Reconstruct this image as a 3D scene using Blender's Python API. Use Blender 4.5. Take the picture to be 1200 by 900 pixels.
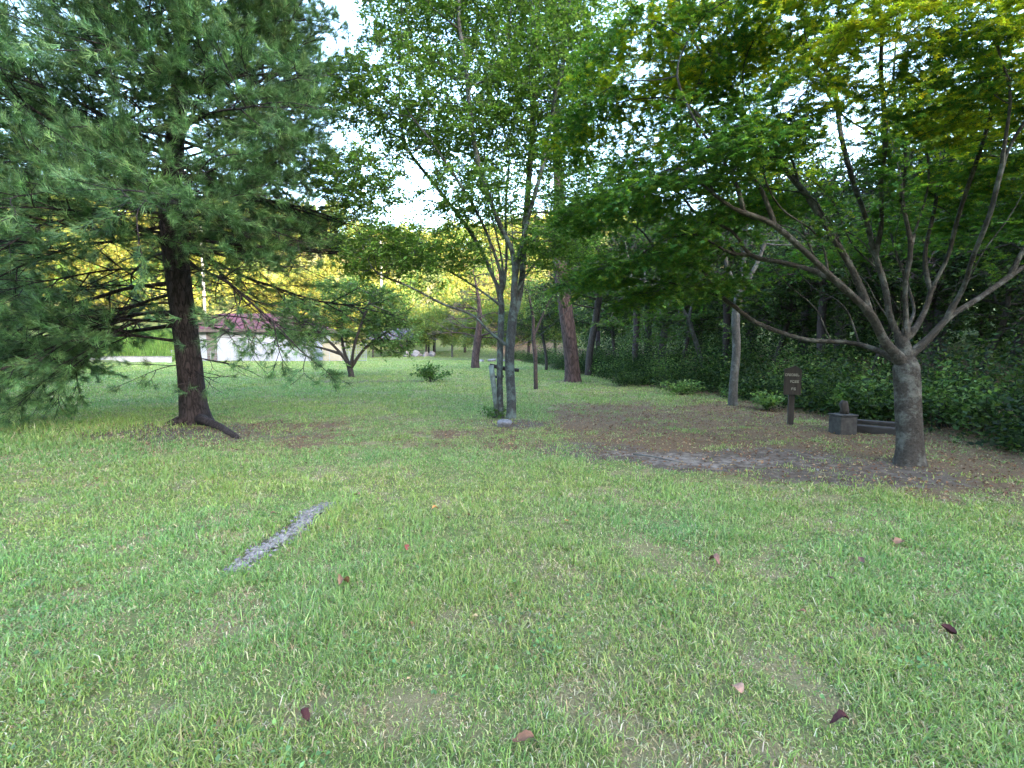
import bpy, math, random
import numpy as np
from mathutils import Vector

SC = bpy.context.scene
for o in list(bpy.data.objects):
    bpy.data.objects.remove(o)
COL = SC.collection
random.seed(7)
RNG = np.random.default_rng(11)
R = math.radians

# ------------------------------------------------------------------ camera
EYE = 1.6
PITCH = R(4.44)
FPX = 580.0                                   # focal length in pixels of a 1200 wide frame
cam_d = bpy.data.cameras.new('camera')
cam_d.sensor_width = 36.0
cam_d.lens = 36.0 * FPX / 1200.0
cam_d.clip_start = 0.05
cam_d.clip_end = 2000
cam = bpy.data.objects.new('camera', cam_d)
COL.objects.link(cam)
cam.location = (0, 0, EYE)
cam.rotation_euler = (R(90) - PITCH, 0, 0)
SC.camera = cam

# ------------------------------------------------------------------ light
SUN_EL = R(15)
SUN_H = (0.56, -0.83)                          # horizontal direction towards the sun
SUN_ROT = math.atan2(SUN_H[0], SUN_H[1])
W = bpy.data.worlds.new('World')
SC.world = W
W.use_nodes = True
nt = W.node_tree
nt.nodes.clear()
sky = nt.nodes.new('ShaderNodeTexSky')
sky.sky_type = 'NISHITA'
sky.sun_disc = False
sky.sun_elevation = SUN_EL
sky.sun_rotation = SUN_ROT
sky.air_density = 1.0
sky.dust_density = 1.6
sky.ozone_density = 1.25
bg = nt.nodes.new('ShaderNodeBackground')
bg.inputs['Strength'].default_value = 0.15
wo = nt.nodes.new('ShaderNodeOutputWorld')
nt.links.new(sky.outputs[0], bg.inputs['Color'])
nt.links.new(bg.outputs[0], wo.inputs['Surface'])
sd = bpy.data.lights.new('sun', 'SUN')
sd.energy = 2.2
sd.angle = R(0.53)
sd.color = (1.0, 0.86, 0.66)
sun = bpy.data.objects.new('sun', sd)
COL.objects.link(sun)
sv = Vector((SUN_H[0], SUN_H[1], math.tan(SUN_EL) * math.hypot(*SUN_H)))
sun.rotation_euler = sv.to_track_quat('Z', 'Y').to_euler()
sun.location = (30, -40, 40)
SC.view_settings.view_transform = 'Standard'
SC.view_settings.look = 'None'
SC.view_settings.gamma = 1.0
SC.view_settings.exposure = 4.2
cy = SC.cycles
cy.max_bounces = 6
cy.diffuse_bounces = 4
cy.glossy_bounces = 2
cy.transmission_bounces = 3
cy.transparent_max_bounces = 4
cy.use_denoising = True
try:
    cy.denoiser = 'OPENIMAGEDENOISE'
except Exception:
    pass
cy.sample_clamp_indirect = 6.0

# ------------------------------------------------------------------ numpy helpers
def smooth(a, b, x):
    t = np.clip((np.asarray(x, float) - a) / (b - a), 0, 1)
    return t * t * (3 - 2 * t)

def _hash(ix, iy, s):
    h = np.sin(ix * 127.1 + iy * 311.7 + s * 74.7) * 43758.5453
    return h - np.floor(h)

def vnoise(x, y, s=0):
    ix, iy = np.floor(x), np.floor(y)
    fx, fy = x - ix, y - iy
    fx = fx * fx * (3 - 2 * fx)
    fy = fy * fy * (3 - 2 * fy)
    a, b = _hash(ix, iy, s), _hash(ix + 1, iy, s)
    c, d = _hash(ix, iy + 1, s), _hash(ix + 1, iy + 1, s)
    return (a * (1 - fx) + b * fx) * (1 - fy) + (c * (1 - fx) + d * fx) * fy

def fbm(x, y, s=0, o=4):
    x = np.asarray(x, float); y = np.asarray(y, float)
    t, a, n = 0, 0.5, 0
    for i in range(o):
        t = t + a * vnoise(x * 2 ** i, y * 2 ** i, s + i * 13)
        n += a
        a *= 0.5
    return t / n

# edge between the lawn and the wood on the right, in metres: x of the edge as a function of y
EDGE_Y = np.array([-40, 0, 5, 7.4, 9.8, 12.0, 14.5, 18.6, 24, 34, 46, 60, 80, 120])
EDGE_X = np.array([10.5, 9.0, 8.0, 7.5, 7.1, 7.1, 6.9, 5.0, 4.2, 3.0, 1.5, -1.0, -4, -6])

def edge_x(y):
    return np.interp(y, EDGE_Y, EDGE_X)

def hill_d(x, y):
    return 0.9 * y - 0.45 * x - 68

def terrain(x, y):
    x = np.asarray(x, float); y = np.asarray(y, float)
    z = 0.05 * (fbm(x * 0.25, y * 0.25, 3, 3) - 0.5) * smooth(0, 4, np.hypot(x, y))
    s = np.maximum(x - edge_x(y) - 1.0, 0)
    z = z + 0.13 * np.minimum(s, 45) * smooth(0, 6, s)      # wooded slope on the right
    d = hill_d(x, y)
    z = z + 25 * smooth(0, 58, d) + 1.2 * smooth(-16, 2, d) * smooth(-20, -4, x)
    z = z + 2.6 * smooth(46, 56, y) * smooth(-33, -38, x)    # green bank beyond the house
    z = z + 7 * smooth(70, 150, y) * smooth(-30, 30, x)
    # unseen hill added behind the camera to keep evening sun off lawn and house
    h = 72.0 + 2.5 * np.sin(x * 0.05) + 1.5 * np.sin(x * 0.13 + 1)
    z = z + h * smooth(-25, -165, y)
    return z

def terr(x, y):
    return float(terrain(np.array([x]), np.array([y]))[0])

CP, SP = math.cos(PITCH), math.sin(PITCH)
def ray(px, py):
    a, b = (px - 600) / FPX, (450 - py) / FPX
    v = np.array([a, CP + b * SP, -SP + b * CP])
    return v / v[1]
def P(px, py, Y):                                            # point of the photo at depth Y
    v = ray(px, py)
    return np.array([v[0] * Y, Y, EYE + v[2] * Y])
def G(px, py):                                               # point of the photo on the ground
    v = ray(px, py)
    lo = 1.0
    for k in range(4000):
        hi = lo * 1.006
        if EYE + v[2] * hi < terr(v[0] * hi, hi):
            return np.array([v[0] * hi, hi, terr(v[0] * hi, hi)])
        lo = hi
        if lo > 300: break
    return np.array([v[0] * 60, 60, terr(v[0] * 60, 60)])
def on(x, y, dz=0):
    return np.array([x, y, terr(x, y) + dz])

# ------------------------------------------------------------------ object helpers
def tag(o, label=None, cat=None, group=None, kind=None):
    if label: o['label'] = label
    if cat: o['category'] = cat
    if group: o['group'] = group
    if kind: o['kind'] = kind
    return o

def thing(name, label, cat, loc=(0, 0, 0), rz=0, group=None):
    o = bpy.data.objects.new(name, None)
    o.empty_display_size = 0.2
    COL.objects.link(o)
    o.location = [float(v) for v in loc]
    o.rotation_euler = (0, 0, rz)
    return tag(o, label, cat, group)

def mesh_np(name, V, faces, mat, parent=None, col=None, smooth_sh=False):
    """V (n,3); faces: list of (m,k) index arrays; col (n,3) or None"""
    me = bpy.data.meshes.new(name)
    V = np.ascontiguousarray(V, dtype=np.float32)
    faces = [np.asarray(f, dtype=np.int32) for f in faces if len(f)]
    me.vertices.add(len(V))
    me.vertices.foreach_set('co', V.ravel())
    li = np.concatenate([f.ravel() for f in faces])
    tot = np.concatenate([np.full(len(f), f.shape[1], np.int32) for f in faces])
    st = np.concatenate([[0], np.cumsum(tot)[:-1]]).astype(np.int32)
    me.loops.add(len(li))
    me.loops.foreach_set('vertex_index', li)
    me.polygons.add(len(tot))
    me.polygons.foreach_set('loop_start', st)
    try:
        me.polygons.foreach_set('loop_total', tot)
    except Exception:
        pass
    me.polygons.foreach_set('use_smooth', np.full(len(tot), bool(smooth_sh)))
    me.update(calc_edges=True)
    if col is not None:
        at = me.color_attributes.new('col', 'FLOAT_COLOR', 'POINT')
        c = np.ones((len(V), 4), np.float32)
        c[:, :3] = col
        at.data.foreach_set('color', c.ravel())
    if mat: me.materials.append(mat)
    o = bpy.data.objects.new(name, me)
    COL.objects.link(o)
    if parent is not None: o.parent = parent
    return o

def copy_tree(o, parent=None):
    c = o.copy()
    COL.objects.link(c)
    if parent is not None: c.parent = parent
    for ch in list(o.children):
        copy_tree(ch, c)
    return c

class MB:
    """collects boxes, bars, tubes into one mesh"""
    def __init__(s): s.v, s.f, s.n = [], {}, 0
    def add(s, V, F):
        V = np.asarray(V, float)
        s.v.append(V)
        for f in F:
            s.f.setdefault(len(f), []).append([i + s.n for i in f])
        s.n += len(V)
    def box(s, x0, x1, y0, y1, z0, z1):
        s.add([(x0,y0,z0),(x1,y0,z0),(x1,y1,z0),(x0,y1,z0),(x0,y0,z1),(x1,y0,z1),(x1,y1,z1),(x0,y1,z1)],
              [(0,3,2,1),(4,5,6,7),(0,1,5,4),(1,2,6,5),(2,3,7,6),(3,0,4,7)])
    def tube(s, pts, rad, n=8, cap=True, wob=0.0):
        pts = np.asarray(pts, float)
        rad = np.broadcast_to(np.asarray(rad, float), (len(pts),))
        T = np.gradient(pts, axis=0)
        T /= np.linalg.norm(T, axis=1)[:, None] + 1e-9
        ref = np.array([0, 0, 1.0]) if abs(T[0][2]) < 0.9 else np.array([1.0, 0, 0])
        A = np.cross(T, ref); A /= np.linalg.norm(A, axis=1)[:, None] + 1e-9
        B = np.cross(T, A)
        th = np.linspace(0, 2 * np.pi, n, endpoint=False)
        rr = rad[:, None] * (1 + wob * (RNG.random((len(pts), n)) - 0.5))
        V = pts[:, None] + rr[..., None] * (np.cos(th)[None, :, None] * A[:, None] + np.sin(th)[None, :, None] * B[:, None])
        F = []
        for i in range(len(pts) - 1):
            for j in range(n):
                k = (j + 1) % n
                F.append((i*n+j, i*n+k, (i+1)*n+k, (i+1)*n+j))
        if cap:
            F.append(tuple(range(n - 1, -1, -1)))
            F.append(tuple((len(pts)-1)*n + j for j in range(n)))
        s.add(V.reshape(-1, 3), F)
    def build(s, name, mat, parent=None, bevel=0.0, smooth_sh=False, origin=None):
        V = np.concatenate(s.v)
        if origin is not None: V = V - np.asarray(origin)
        o = mesh_np(name, V, [np.array(f) for f in s.f.values()], mat, parent, None, smooth_sh)
        if origin is not None: o.location = [float(v) for v in origin]
        if bevel:
            m = o.modifiers.new('bevel', 'BEVEL'); m.width = bevel; m.segments = 2; m.limit_method = 'ANGLE'
        return o

# ------------------------------------------------------------------ materials
def new_mat(name):
    m = bpy.data.materials.new(name)
    m.use_nodes = True
    n = m.node_tree
    n.nodes.clear()
    out = n.nodes.new('ShaderNodeOutputMaterial')
    return m, n, out

def N(n, t, **kw):
    x = n.nodes.new(t)
    for k, v in kw.items():
        if k in x.inputs: x.inputs[k].default_value = v
        else: setattr(x, k, v)
    return x

def ramp(n, fac, stops):
    r = n.nodes.new('ShaderNodeValToRGB')
    e = r.color_ramp.elements
    while len(e) < len(stops): e.new(0.5)
    for i, (p, c) in enumerate(stops):
        e[i].position = p
        e[i].color = (*c, 1) if len(c) == 3 else c
    n.links.new(fac, r.inputs[0])
    return r.outputs[0]

def leaf_mat(name, trans=0.4, rough=0.5, gloss=0.35, tint=(1.25, 1.2, 0.55)):
    m, n, out = new_mat(name)
    at = N(n, 'ShaderNodeAttribute', attribute_name='col')
    pr = N(n, 'ShaderNodeBsdfPrincipled')
    pr.inputs['Roughness'].default_value = rough
    pr.inputs['Specular IOR Level'].default_value = gloss
    n.links.new(at.outputs['Color'], pr.inputs['Base Color'])
    mx = N(n, 'ShaderNodeMix', data_type='RGBA', blend_type='MULTIPLY')
    mx.inputs[0].default_value = 1
    mx.inputs[7].default_value = (*tint, 1)
    n.links.new(at.outputs['Color'], mx.inputs[6])
    tr = N(n, 'ShaderNodeBsdfTranslucent')
    n.links.new(mx.outputs[2], tr.inputs['Color'])
    ms = N(n, 'ShaderNodeMixShader')
    ms.inputs[0].default_value = trans
    n.links.new(pr.outputs[0], ms.inputs[1])
    n.links.new(tr.outputs[0], ms.inputs[2])
    n.links.new(ms.outputs[0], out.inputs[0])
    return m

def bark_mat(name, dark, light, lichen=None, lich_amt=0.5, scale=14, stretch=0.25, bump=0.6, kind='furrow'):
    m, n, out = new_mat(name)
    tc = N(n, 'ShaderNodeTexCoord')
    mp = N(n, 'ShaderNodeMapping')
    mp.inputs['Scale'].default_value = (1, 1, stretch)
    n.links.new(tc.outputs['Object'], mp.inputs['Vector'])
    no = N(n, 'ShaderNodeTexNoise'); no.inputs['Scale'].default_value = scale; no.inputs['Detail'].default_value = 8; no.inputs['Roughness'].default_value = 0.65
    n.links.new(mp.outputs[0], no.inputs['Vector'])
    vo = N(n, 'ShaderNodeTexVoronoi', feature='DISTANCE_TO_EDGE'); vo.inputs['Scale'].default_value = scale * 0.9
    va = N(n, 'ShaderNodeVectorMath', operation='MULTIPLY_ADD')
    va.inputs[1].default_value = (0.12, 0.12, 0.12)
    n.links.new(no.outputs['Color'], va.inputs[0]); n.links.new(mp.outputs[0], va.inputs[2])
    n.links.new(va.outputs[0], vo.inputs['Vector'])
    h = N(n, 'ShaderNodeMath', operation='MULTIPLY_ADD')
    cl = N(n, 'ShaderNodeMath', operation='MINIMUM'); cl.inputs[1].default_value = 0.25
    n.links.new(vo.outputs['Distance'], cl.inputs[0])
    n.links.new(cl.outputs[0], h.inputs[0]); h.inputs[1].default_value = 2.2 if kind == 'furrow' else 0.5
    n.links.new(no.outputs['Fac'], h.inputs[2])
    c = ramp(n, h.outputs[0], [(0.35, dark), (0.95, light)] if kind == 'furrow' else [(0.3, dark), (0.75, light)])
    if lichen:
        n2 = N(n, 'ShaderNodeTexNoise'); n2.inputs['Scale'].default_value = 5; n2.inputs['Detail'].default_value = 7; n2.inputs['Roughness'].default_value = 0.7
        n.links.new(tc.outputs['Object'], n2.inputs['Vector'])
        f = ramp(n, n2.outputs['Fac'], [(0.62 - 0.25 * lich_amt, (0, 0, 0)), (0.72 - 0.2 * lich_amt, (1, 1, 1))])
        mx = N(n, 'ShaderNodeMix', data_type='RGBA')
        n.links.new(f, mx.inputs[0]); n.links.new(c, mx.inputs[6]); mx.inputs[7].default_value = (*lichen, 1)
        c = mx.outputs[2]
    pr = N(n, 'ShaderNodeBsdfPrincipled'); pr.inputs['Roughness'].default_value = 0.9; pr.inputs['Specular IOR Level'].default_value = 0.2
    n.links.new(c, pr.inputs['Base Color'])
    b = N(n, 'ShaderNodeBump'); b.inputs['Strength'].default_value = bump; b.inputs['Distance'].default_value = 0.03
    n.links.new(h.outputs[0], b.inputs['Height']); n.links.new(b.outputs[0], pr.inputs['Normal'])
    n.links.new(pr.outputs[0], out.inputs[0])
    return m

def plain_mat(name, c1, c2, scale=6, rough=0.8, bump=0.2, stretch=(1, 1, 1), spec=0.3, metal=0.0):
    m, n, out = new_mat(name)
    tc = N(n, 'ShaderNodeTexCoord')
    mp = N(n, 'ShaderNodeMapping'); mp.inputs['Scale'].default_value = stretch
    n.links.new(tc.outputs['Object'], mp.inputs['Vector'])
    no = N(n, 'ShaderNodeTexNoise'); no.inputs['Scale'].default_value = scale; no.inputs['Detail'].default_value = 7; no.inputs['Roughness'].default_value = 0.65
    n.links.new(mp.outputs[0], no.inputs['Vector'])
    c = ramp(n, no.outputs['Fac'], [(0.32, c1), (0.68, c2)])
    pr = N(n, 'ShaderNodeBsdfPrincipled'); pr.inputs['Roughness'].default_value = rough; pr.inputs['Specular IOR Level'].default_value = spec; pr.inputs['Metallic'].default_value = metal
    n.links.new(c, pr.inputs['Base Color'])
    b = N(n, 'ShaderNodeBump'); b.inputs['Strength'].default_value = bump; b.inputs['Distance'].default_value = 0.02
    n.links.new(no.outputs['Fac'], b.inputs['Height']); n.links.new(b.outputs[0], pr.inputs['Normal'])
    n.links.new(pr.outputs[0], out.inputs[0])
    return m

M = {}
M['leaf'] = leaf_mat('broad_leaf', 0.48, 0.55, 0.18)
M['maple_leaf'] = leaf_mat('maple_leaf', 0.5, 0.6, 0.12, (1.4, 1.25, 0.45))
M['needle'] = leaf_mat('pine_needle', 0.25, 0.5, 0.3, (1.1, 1.1, 0.7))
M['grass'] = leaf_mat('grass_blade', 0.35, 0.55, 0.25, (1.15, 1.15, 0.6))
M['litter'] = leaf_mat('dry_leaf', 0.2, 0.8, 0.15, (1.1, 1.0, 0.8))
M['pine_bark'] = bark_mat('pine_bark', (0.009, 0.0065, 0.0065), (0.05, 0.037, 0.036), None, 0, 15, 0.28, 1.0)
M['red_bark'] = bark_mat('red_pine_bark', (0.018, 0.012, 0.011), (0.082, 0.054, 0.048), None, 0, 9, 0.3, 1.0)
M['grey_bark'] = bark_mat('lichen_bark', (0.03, 0.027, 0.025), (0.085, 0.078, 0.072), (0.13, 0.155, 0.135), 0.6, 22, 0.5, 0.5, 'smooth')
M['brown_bark'] = bark_mat('brown_bark', (0.025, 0.018, 0.018), (0.07, 0.052, 0.05), (0.1, 0.105, 0.095), 0.2, 24, 0.6, 0.5, 'smooth')
M['maple_bark'] = bark_mat('maple_bark', (0.014, 0.011, 0.009), (0.054, 0.046, 0.037), (0.1, 0.097, 0.083), 0.5, 26, 0.9, 0.8, 'smooth')
M['pale_bark'] = bark_mat('pale_bark', (0.035, 0.032, 0.028), (0.095, 0.088, 0.077), (0.13, 0.134, 0.118), 0.4, 20, 0.6, 0.5, 'smooth')
M['dark_bark'] = bark_mat('dark_bark', (0.02, 0.016, 0.014), (0.06, 0.05, 0.043), None, 0, 20, 0.5, 0.5, 'smooth')

# ------------------------------------------------------------------ where soil, litter and grass are
def blob(x, y, cx, cy, rx, ry, soft=0.5):
    r = np.hypot((x - cx) / rx, (y - cy) / ry)
    return 1 - smooth(1 - soft, 1 + soft, r)

def masks(x, y):
    """bare soil, dry litter, thin grass (0..1 each)"""
    n1 = fbm(x * 0.9, y * 0.9, 21, 4) - 0.5
    n2 = fbm(x * 2.6, y * 2.6, 31, 3) - 0.5
    wx, wy = x + n1 * 1.0, y + n1 * 0.9 + n2 * 0.3
    soil = blob(wx, wy, 2.95, 7.0, 2.0, 0.75) * 0.95
    soil = np.maximum(soil, blob(wx, wy, 1.4, 7.7, 1.3, 0.8) * 0.6)
    soil = np.maximum(soil, blob(wx, wy, 4.3, 6.2, 1.6, 0.75) * 0.7)
    soil = np.maximum(soil, blob(wx, wy, -6.9, 9.3, 2.2, 1.1) * 0.8)
    soil = np.maximum(soil, blob(wx, wy, -4.6, 9.0, 1.2, 0.8) * 0.5)
    soil = np.maximum(soil, blob(wx, wy, 0.0, 10.2, 1.0, 0.7) * 0.65)
    soil = np.maximum(soil, blob(wx, wy, -6.3, 22.5, 3.6, 1.3) * 0.7)
    t_, s_, L_ = strip_dist(x, y)
    soil = np.maximum(soil, .75 * (1 - smooth(.05, .17, np.abs(s_ - .03) + n2 * .35)) * smooth(-.06, .02, t_) * smooth(1.08, 1.0, t_))
    soil = np.maximum(soil, blob(wx, wy, 2.7, 21.5, 1.3, 1.0) * 0.7)
    # the litter-strewn ground under the maple, up to the wood
    low = np.interp(x, [0.2, 1.2, 5.0, 9.0], [8.2, 6.7, 4.75, 3.9])
    lit = smooth(-0.7, 0.9, wy - low) * smooth(0.3, 1.8, wx) * (1 - smooth(12.6, 15.5, wy + n1 * 3 - 1.2 * smooth(4, 7, wx)))
    lit = np.clip(lit * (0.84 + 1.3 * n2 + .5 * n1), 0, 1)
    lit = np.maximum(lit, blob(wx, wy, 0.2, 9.4, 2.4, 1.7) * (0.55 + n2))
    lit = np.maximum(lit, blob(wx, wy, -4.2, 9.2, 2.6, 1.8) * (0.5 + n2))
    lit = np.maximum(lit, smooth(-0.4, 1.0, x - edge_x(y)) * 0.9 * (1 - smooth(8, 12, x - edge_x(y))) * (y > 0))
    lit = np.maximum(lit, smooth(0.1, 0.24, fbm(x * 0.45, y * 0.45, 77, 3) - 0.44) * 0.35 * smooth(11, 14, y) * smooth(-4, 1, x))
    thin = smooth(0.04, 0.18, fbm(x * 2.9, y * 2.9, 55, 3) - 0.52) * 0.7
    thin = np.maximum(thin, 0.35 * smooth(0.08, 0.24, fbm(x * 1.1, y * 1.1, 91, 4) - 0.5))
    pale = (1.0 * blob(wx, wy, 2.9, 7.0, 1.15, 0.42, .9) + .6 * blob(wx, wy, 1.9, 7.5, .45, .2, .9)) * (.55 + 1.5 * n2)
    thin = np.where(soil > .3, np.clip(pale, 0, 1), thin)
    # a worn line in the grass at the front right and the gravel strip at the left
    return np.clip(soil, 0, 1), np.clip(lit, 0, 1), np.clip(thin, 0, 1)

STRIP = [G(268, 672), G(300, 645), G(340, 620), G(388, 591)]
def strip_dist(x, y):
    a, b = STRIP[0][:2], STRIP[-1][:2]
    d = b - a
    L = np.linalg.norm(d); d = d / L
    t = (x - a[0]) * d[0] + (y - a[1]) * d[1]
    s = (x - a[0]) * -d[1] + (y - a[1]) * d[0]
    return t / L, s, L

# ------------------------------------------------------------------ ground
def axis(lo, hi, near_lo, near_hi, fine, growth=1.12):
    a = list(np.arange(near_lo, near_hi + 1e-6, fine))
    s = fine
    while a[-1] < hi:
        s = min(s * growth, 6); a.append(a[-1] + s)
    s = fine
    while a[0] > lo:
        s = min(s * growth, 6); a.insert(0, a[0] - s)
    return np.array(a)
gx = axis(-260, 320, -9, 9, 0.085)
gy = axis(-230, 320, 1.0, 13, 0.085)
GX, GY = np.meshgrid(gx, gy)
GZ = terrain(GX, GY)
soil, lit, thin = masks(GX, GY)
micro = (fbm(GX * 5, GY * 5, 9, 3) - 0.5) * 0.035 + (fbm(GX * 1.4, GY * 1.4, 19, 2) - 0.5) * 0.05
GZ = GZ + micro * smooth(40, 12, GY) - 0.02
nxg, nyg = len(gx), len(gy)
idx = np.arange(nxg * nyg).reshape(nyg, nxg)
F = np.stack([idx[:-1, :-1], idx[:-1, 1:], idx[1:, 1:], idx[1:, :-1]], -1).reshape(-1, 4)
gcol = np.stack([soil, lit, thin], -1).reshape(-1, 3)
m, n, out = new_mat('meadow_ground')
at = N(n, 'ShaderNodeAttribute', attribute_name='col')
sep = N(n, 'ShaderNodeSeparateColor')
n.links.new(at.outputs['Color'], sep.inputs[0])
tc = N(n, 'ShaderNodeTexCoord')
def noise(scale, detail=6, rough=0.65):
    x = N(n, 'ShaderNodeTexNoise')
    x.inputs['Scale'].default_value = scale; x.inputs['Detail'].default_value = detail; x.inputs['Roughness'].default_value = rough
    n.links.new(tc.outputs['Object'], x.inputs['Vector'])
    return x.outputs['Fac']
def mixc(f, a, b):
    x = N(n, 'ShaderNodeMix', data_type='RGBA')
    n.links.new(f, x.inputs[0])
    for s, v in ((6, a), (7, b)):
        if isinstance(v, tuple): x.inputs[s].default_value = (*v, 1)
        else: n.links.new(v, x.inputs[s])
    return x.outputs[2]
fine_n, mid_n, big_n = noise(130, 8, 0.8), noise(9, 6), noise(0.6, 5)
green = ramp(n, fine_n, [(0.3, (0.04, 0.052, 0.02)), (0.5, (0.12, 0.15, 0.052)), (0.72, (0.25, 0.25, 0.12))])
green2 = ramp(n, mid_n, [(0.3, (0.06, 0.085, 0.025)), (0.7, (0.19, 0.185, 0.075))])
gmix = N(n, 'ShaderNodeMix', data_type='RGBA'); gmix.inputs[0].default_value = 0.5
n.links.new(green, gmix.inputs[6]); n.links.new(green2, gmix.inputs[7])
thatch = ramp(n, fine_n, [(0.3, (0.07, 0.055, 0.03)), (0.52, (0.2, 0.17, 0.09)), (0.74, (0.38, 0.31, 0.19))])
litc = ramp(n, fine_n, [(0.28, (0.03, 0.019, 0.011)), (0.5, (0.12, 0.08, 0.047)), (0.74, (0.3, 0.21, 0.125))])
soilc = ramp(n, mid_n, [(0.3, (0.045, 0.03, 0.02)), (0.5, (0.092, 0.073, 0.058)), (0.74, (0.18, 0.145, 0.115))])
def amp(ch, off, gain, nz):
    a = N(n, 'ShaderNodeMath', operation='MULTIPLY_ADD'); n.links.new(nz, a.inputs[0]); a.inputs[1].default_value = 1.0; a.inputs[2].default_value = off
    b = N(n, 'ShaderNodeMath', operation='ADD'); n.links.new(a.outputs[0], b.inputs[0]); n.links.new(ch, b.inputs[1])
    c = N(n, 'ShaderNodeMath', operation='MULTIPLY_ADD', use_clamp=True); n.links.new(b.outputs[0], c.inputs[0]); c.inputs[1].default_value = gain; c.inputs[2].default_value = -0.5 * gain + 0.5
    return c.outputs[0]
c1 = mixc(amp(sep.outputs[2], -0.45, 1.6, mid_n), gmix.outputs[2], thatch)
c2 = mixc(amp(sep.outputs[1], -0.45, 4.0, mid_n), c1, litc)
palec = ramp(n, mid_n, [(0.3, (0.09, 0.07, 0.055)), (0.65, (0.23, 0.2, 0.175))])
soil2 = mixc(amp(sep.outputs[2], -0.45, 1.8, mid_n), soilc, palec)
c3 = mixc(amp(sep.outputs[0], -0.5, 4.0, mid_n), c2, soil2)
pr = N(n, 'ShaderNodeBsdfPrincipled'); pr.inputs['Roughness'].default_value = 0.95; pr.inputs['Specular IOR Level'].default_value = 0.1
n.links.new(c3, pr.inputs['Base Color'])
b = N(n, 'ShaderNodeBump'); b.inputs['Strength'].default_value = 0.8; b.inputs['Distance'].default_value = 0.03
n.links.new(fine_n, b.inputs['Height']); n.links.new(b.outputs[0], pr.inputs['Normal'])
n.links.new(pr.outputs[0], out.inputs[0])
M['ground'] = m
ground = mesh_np('ground', np.stack([GX, GY, GZ], -1).reshape(-1, 3), [F], M['ground'], None, gcol, True)
tag(ground, kind='structure')

# ------------------------------------------------------------------ leaves and tubes
def unit(v):
    return v / (np.linalg.norm(v, axis=-1, keepdims=True) + 1e-9)

OVATE_V = np.array([(0, 0, 0), (-0.27, 0.42, 0.06), (0, 1, -0.06), (0.27, 0.42, 0.06)])
OVATE_F = [(0, 2, 1), (0, 3, 2)]
def _maple():
    v, f = [], []
    for a, l in ((-105, .62), (-50, .9), (0, 1.0), (50, .9), (105, .62)):
        a = R(a); d = np.array([math.sin(a), math.cos(a), 0]); s = np.array([d[1], -d[0], 0])
        k = len(v)
        v += [np.zeros(3), d * l * .45 + s * .15, d * l + np.array([0, 0, -.08]), d * l * .45 - s * .15]
        f.append((k, k + 1, k + 2, k + 3))
    return np.array(v), f
MAPLE_V, MAPLE_F = _maple()
def _tuft(nn, seed, spread=1.0):
    r = np.random.default_rng(seed)
    v, f = [], []
    for i in range(nn):
        a = r.uniform(0, 2 * np.pi); e = r.uniform(0.15, 1.0) * spread
        d = np.array([math.sin(e) * math.cos(a), math.cos(e), math.sin(e) * math.sin(a)])
        s = unit(np.cross(d, r.normal(size=3))) * 0.022
        o = np.array([0, r.uniform(-0.55, 0.1), 0])
        k = len(v)
        L = r.uniform(0.7, 1.05)
        v += [o - s, o + s, o + d * L + np.array([0, 0, -0.1 * L])]
        f.append((k, k + 1, k + 2))
    return np.array(v), f
TUFT_V, TUFT_F = _tuft(17, 3, 1.1)
# a cluster of leaves for far crowns
def _clump(nn, seed):
    r = np.random.default_rng(seed)
    v, f = [], []
    for i in range(nn):
        o = r.normal(size=3) * 0.42
        a = unit(r.normal(size=3)); s = unit(np.cross(a, r.normal(size=3)))
        k = len(v); L = r.uniform(.3, .55)
        v += [o - a * L * .5, o + s * L * .3, o + a * L * .5, o - s * L * .3]
        f.append((k, k + 1, k + 2, k + 3))
    return np.array(v), f
CLUMP_V, CLUMP_F = _clump(7, 5)

def scatter(Pn, A, Nn, size, TV, TF, colr):
    """one template copied to every point; returns V, faces, per-vertex colours"""
    A = unit(A); S = unit(np.cross(A, Nn)); Nn = np.cross(S, A)
    m_ = len(TV)
    sz = np.asarray(size)[:, None, None]
    V = Pn[:, None] + sz * (TV[None, :, 0:1] * S[:, None] + TV[None, :, 1:2] * A[:, None] + TV[None, :, 2:3] * Nn[:, None])
    F = (np.arange(len(Pn))[:, None, None] * m_ + np.array(TF)[None]).reshape(-1, len(TF[0]))
    C = np.repeat(colr, m_, axis=0)
    return V.reshape(-1, 3), F, C

def palette(npts, cols, wts, jitter=0.18):
    cols = np.array(cols); wts = np.array(wts, float); wts /= wts.sum()
    k = RNG.choice(len(cols), npts, p=wts)
    c = cols[k] * (1 + jitter * RNG.normal(size=(npts, 1))).clip(0.45, 1.7)
    return c * (1 + 0.06 * RNG.normal(size=(npts, 3)))

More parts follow.
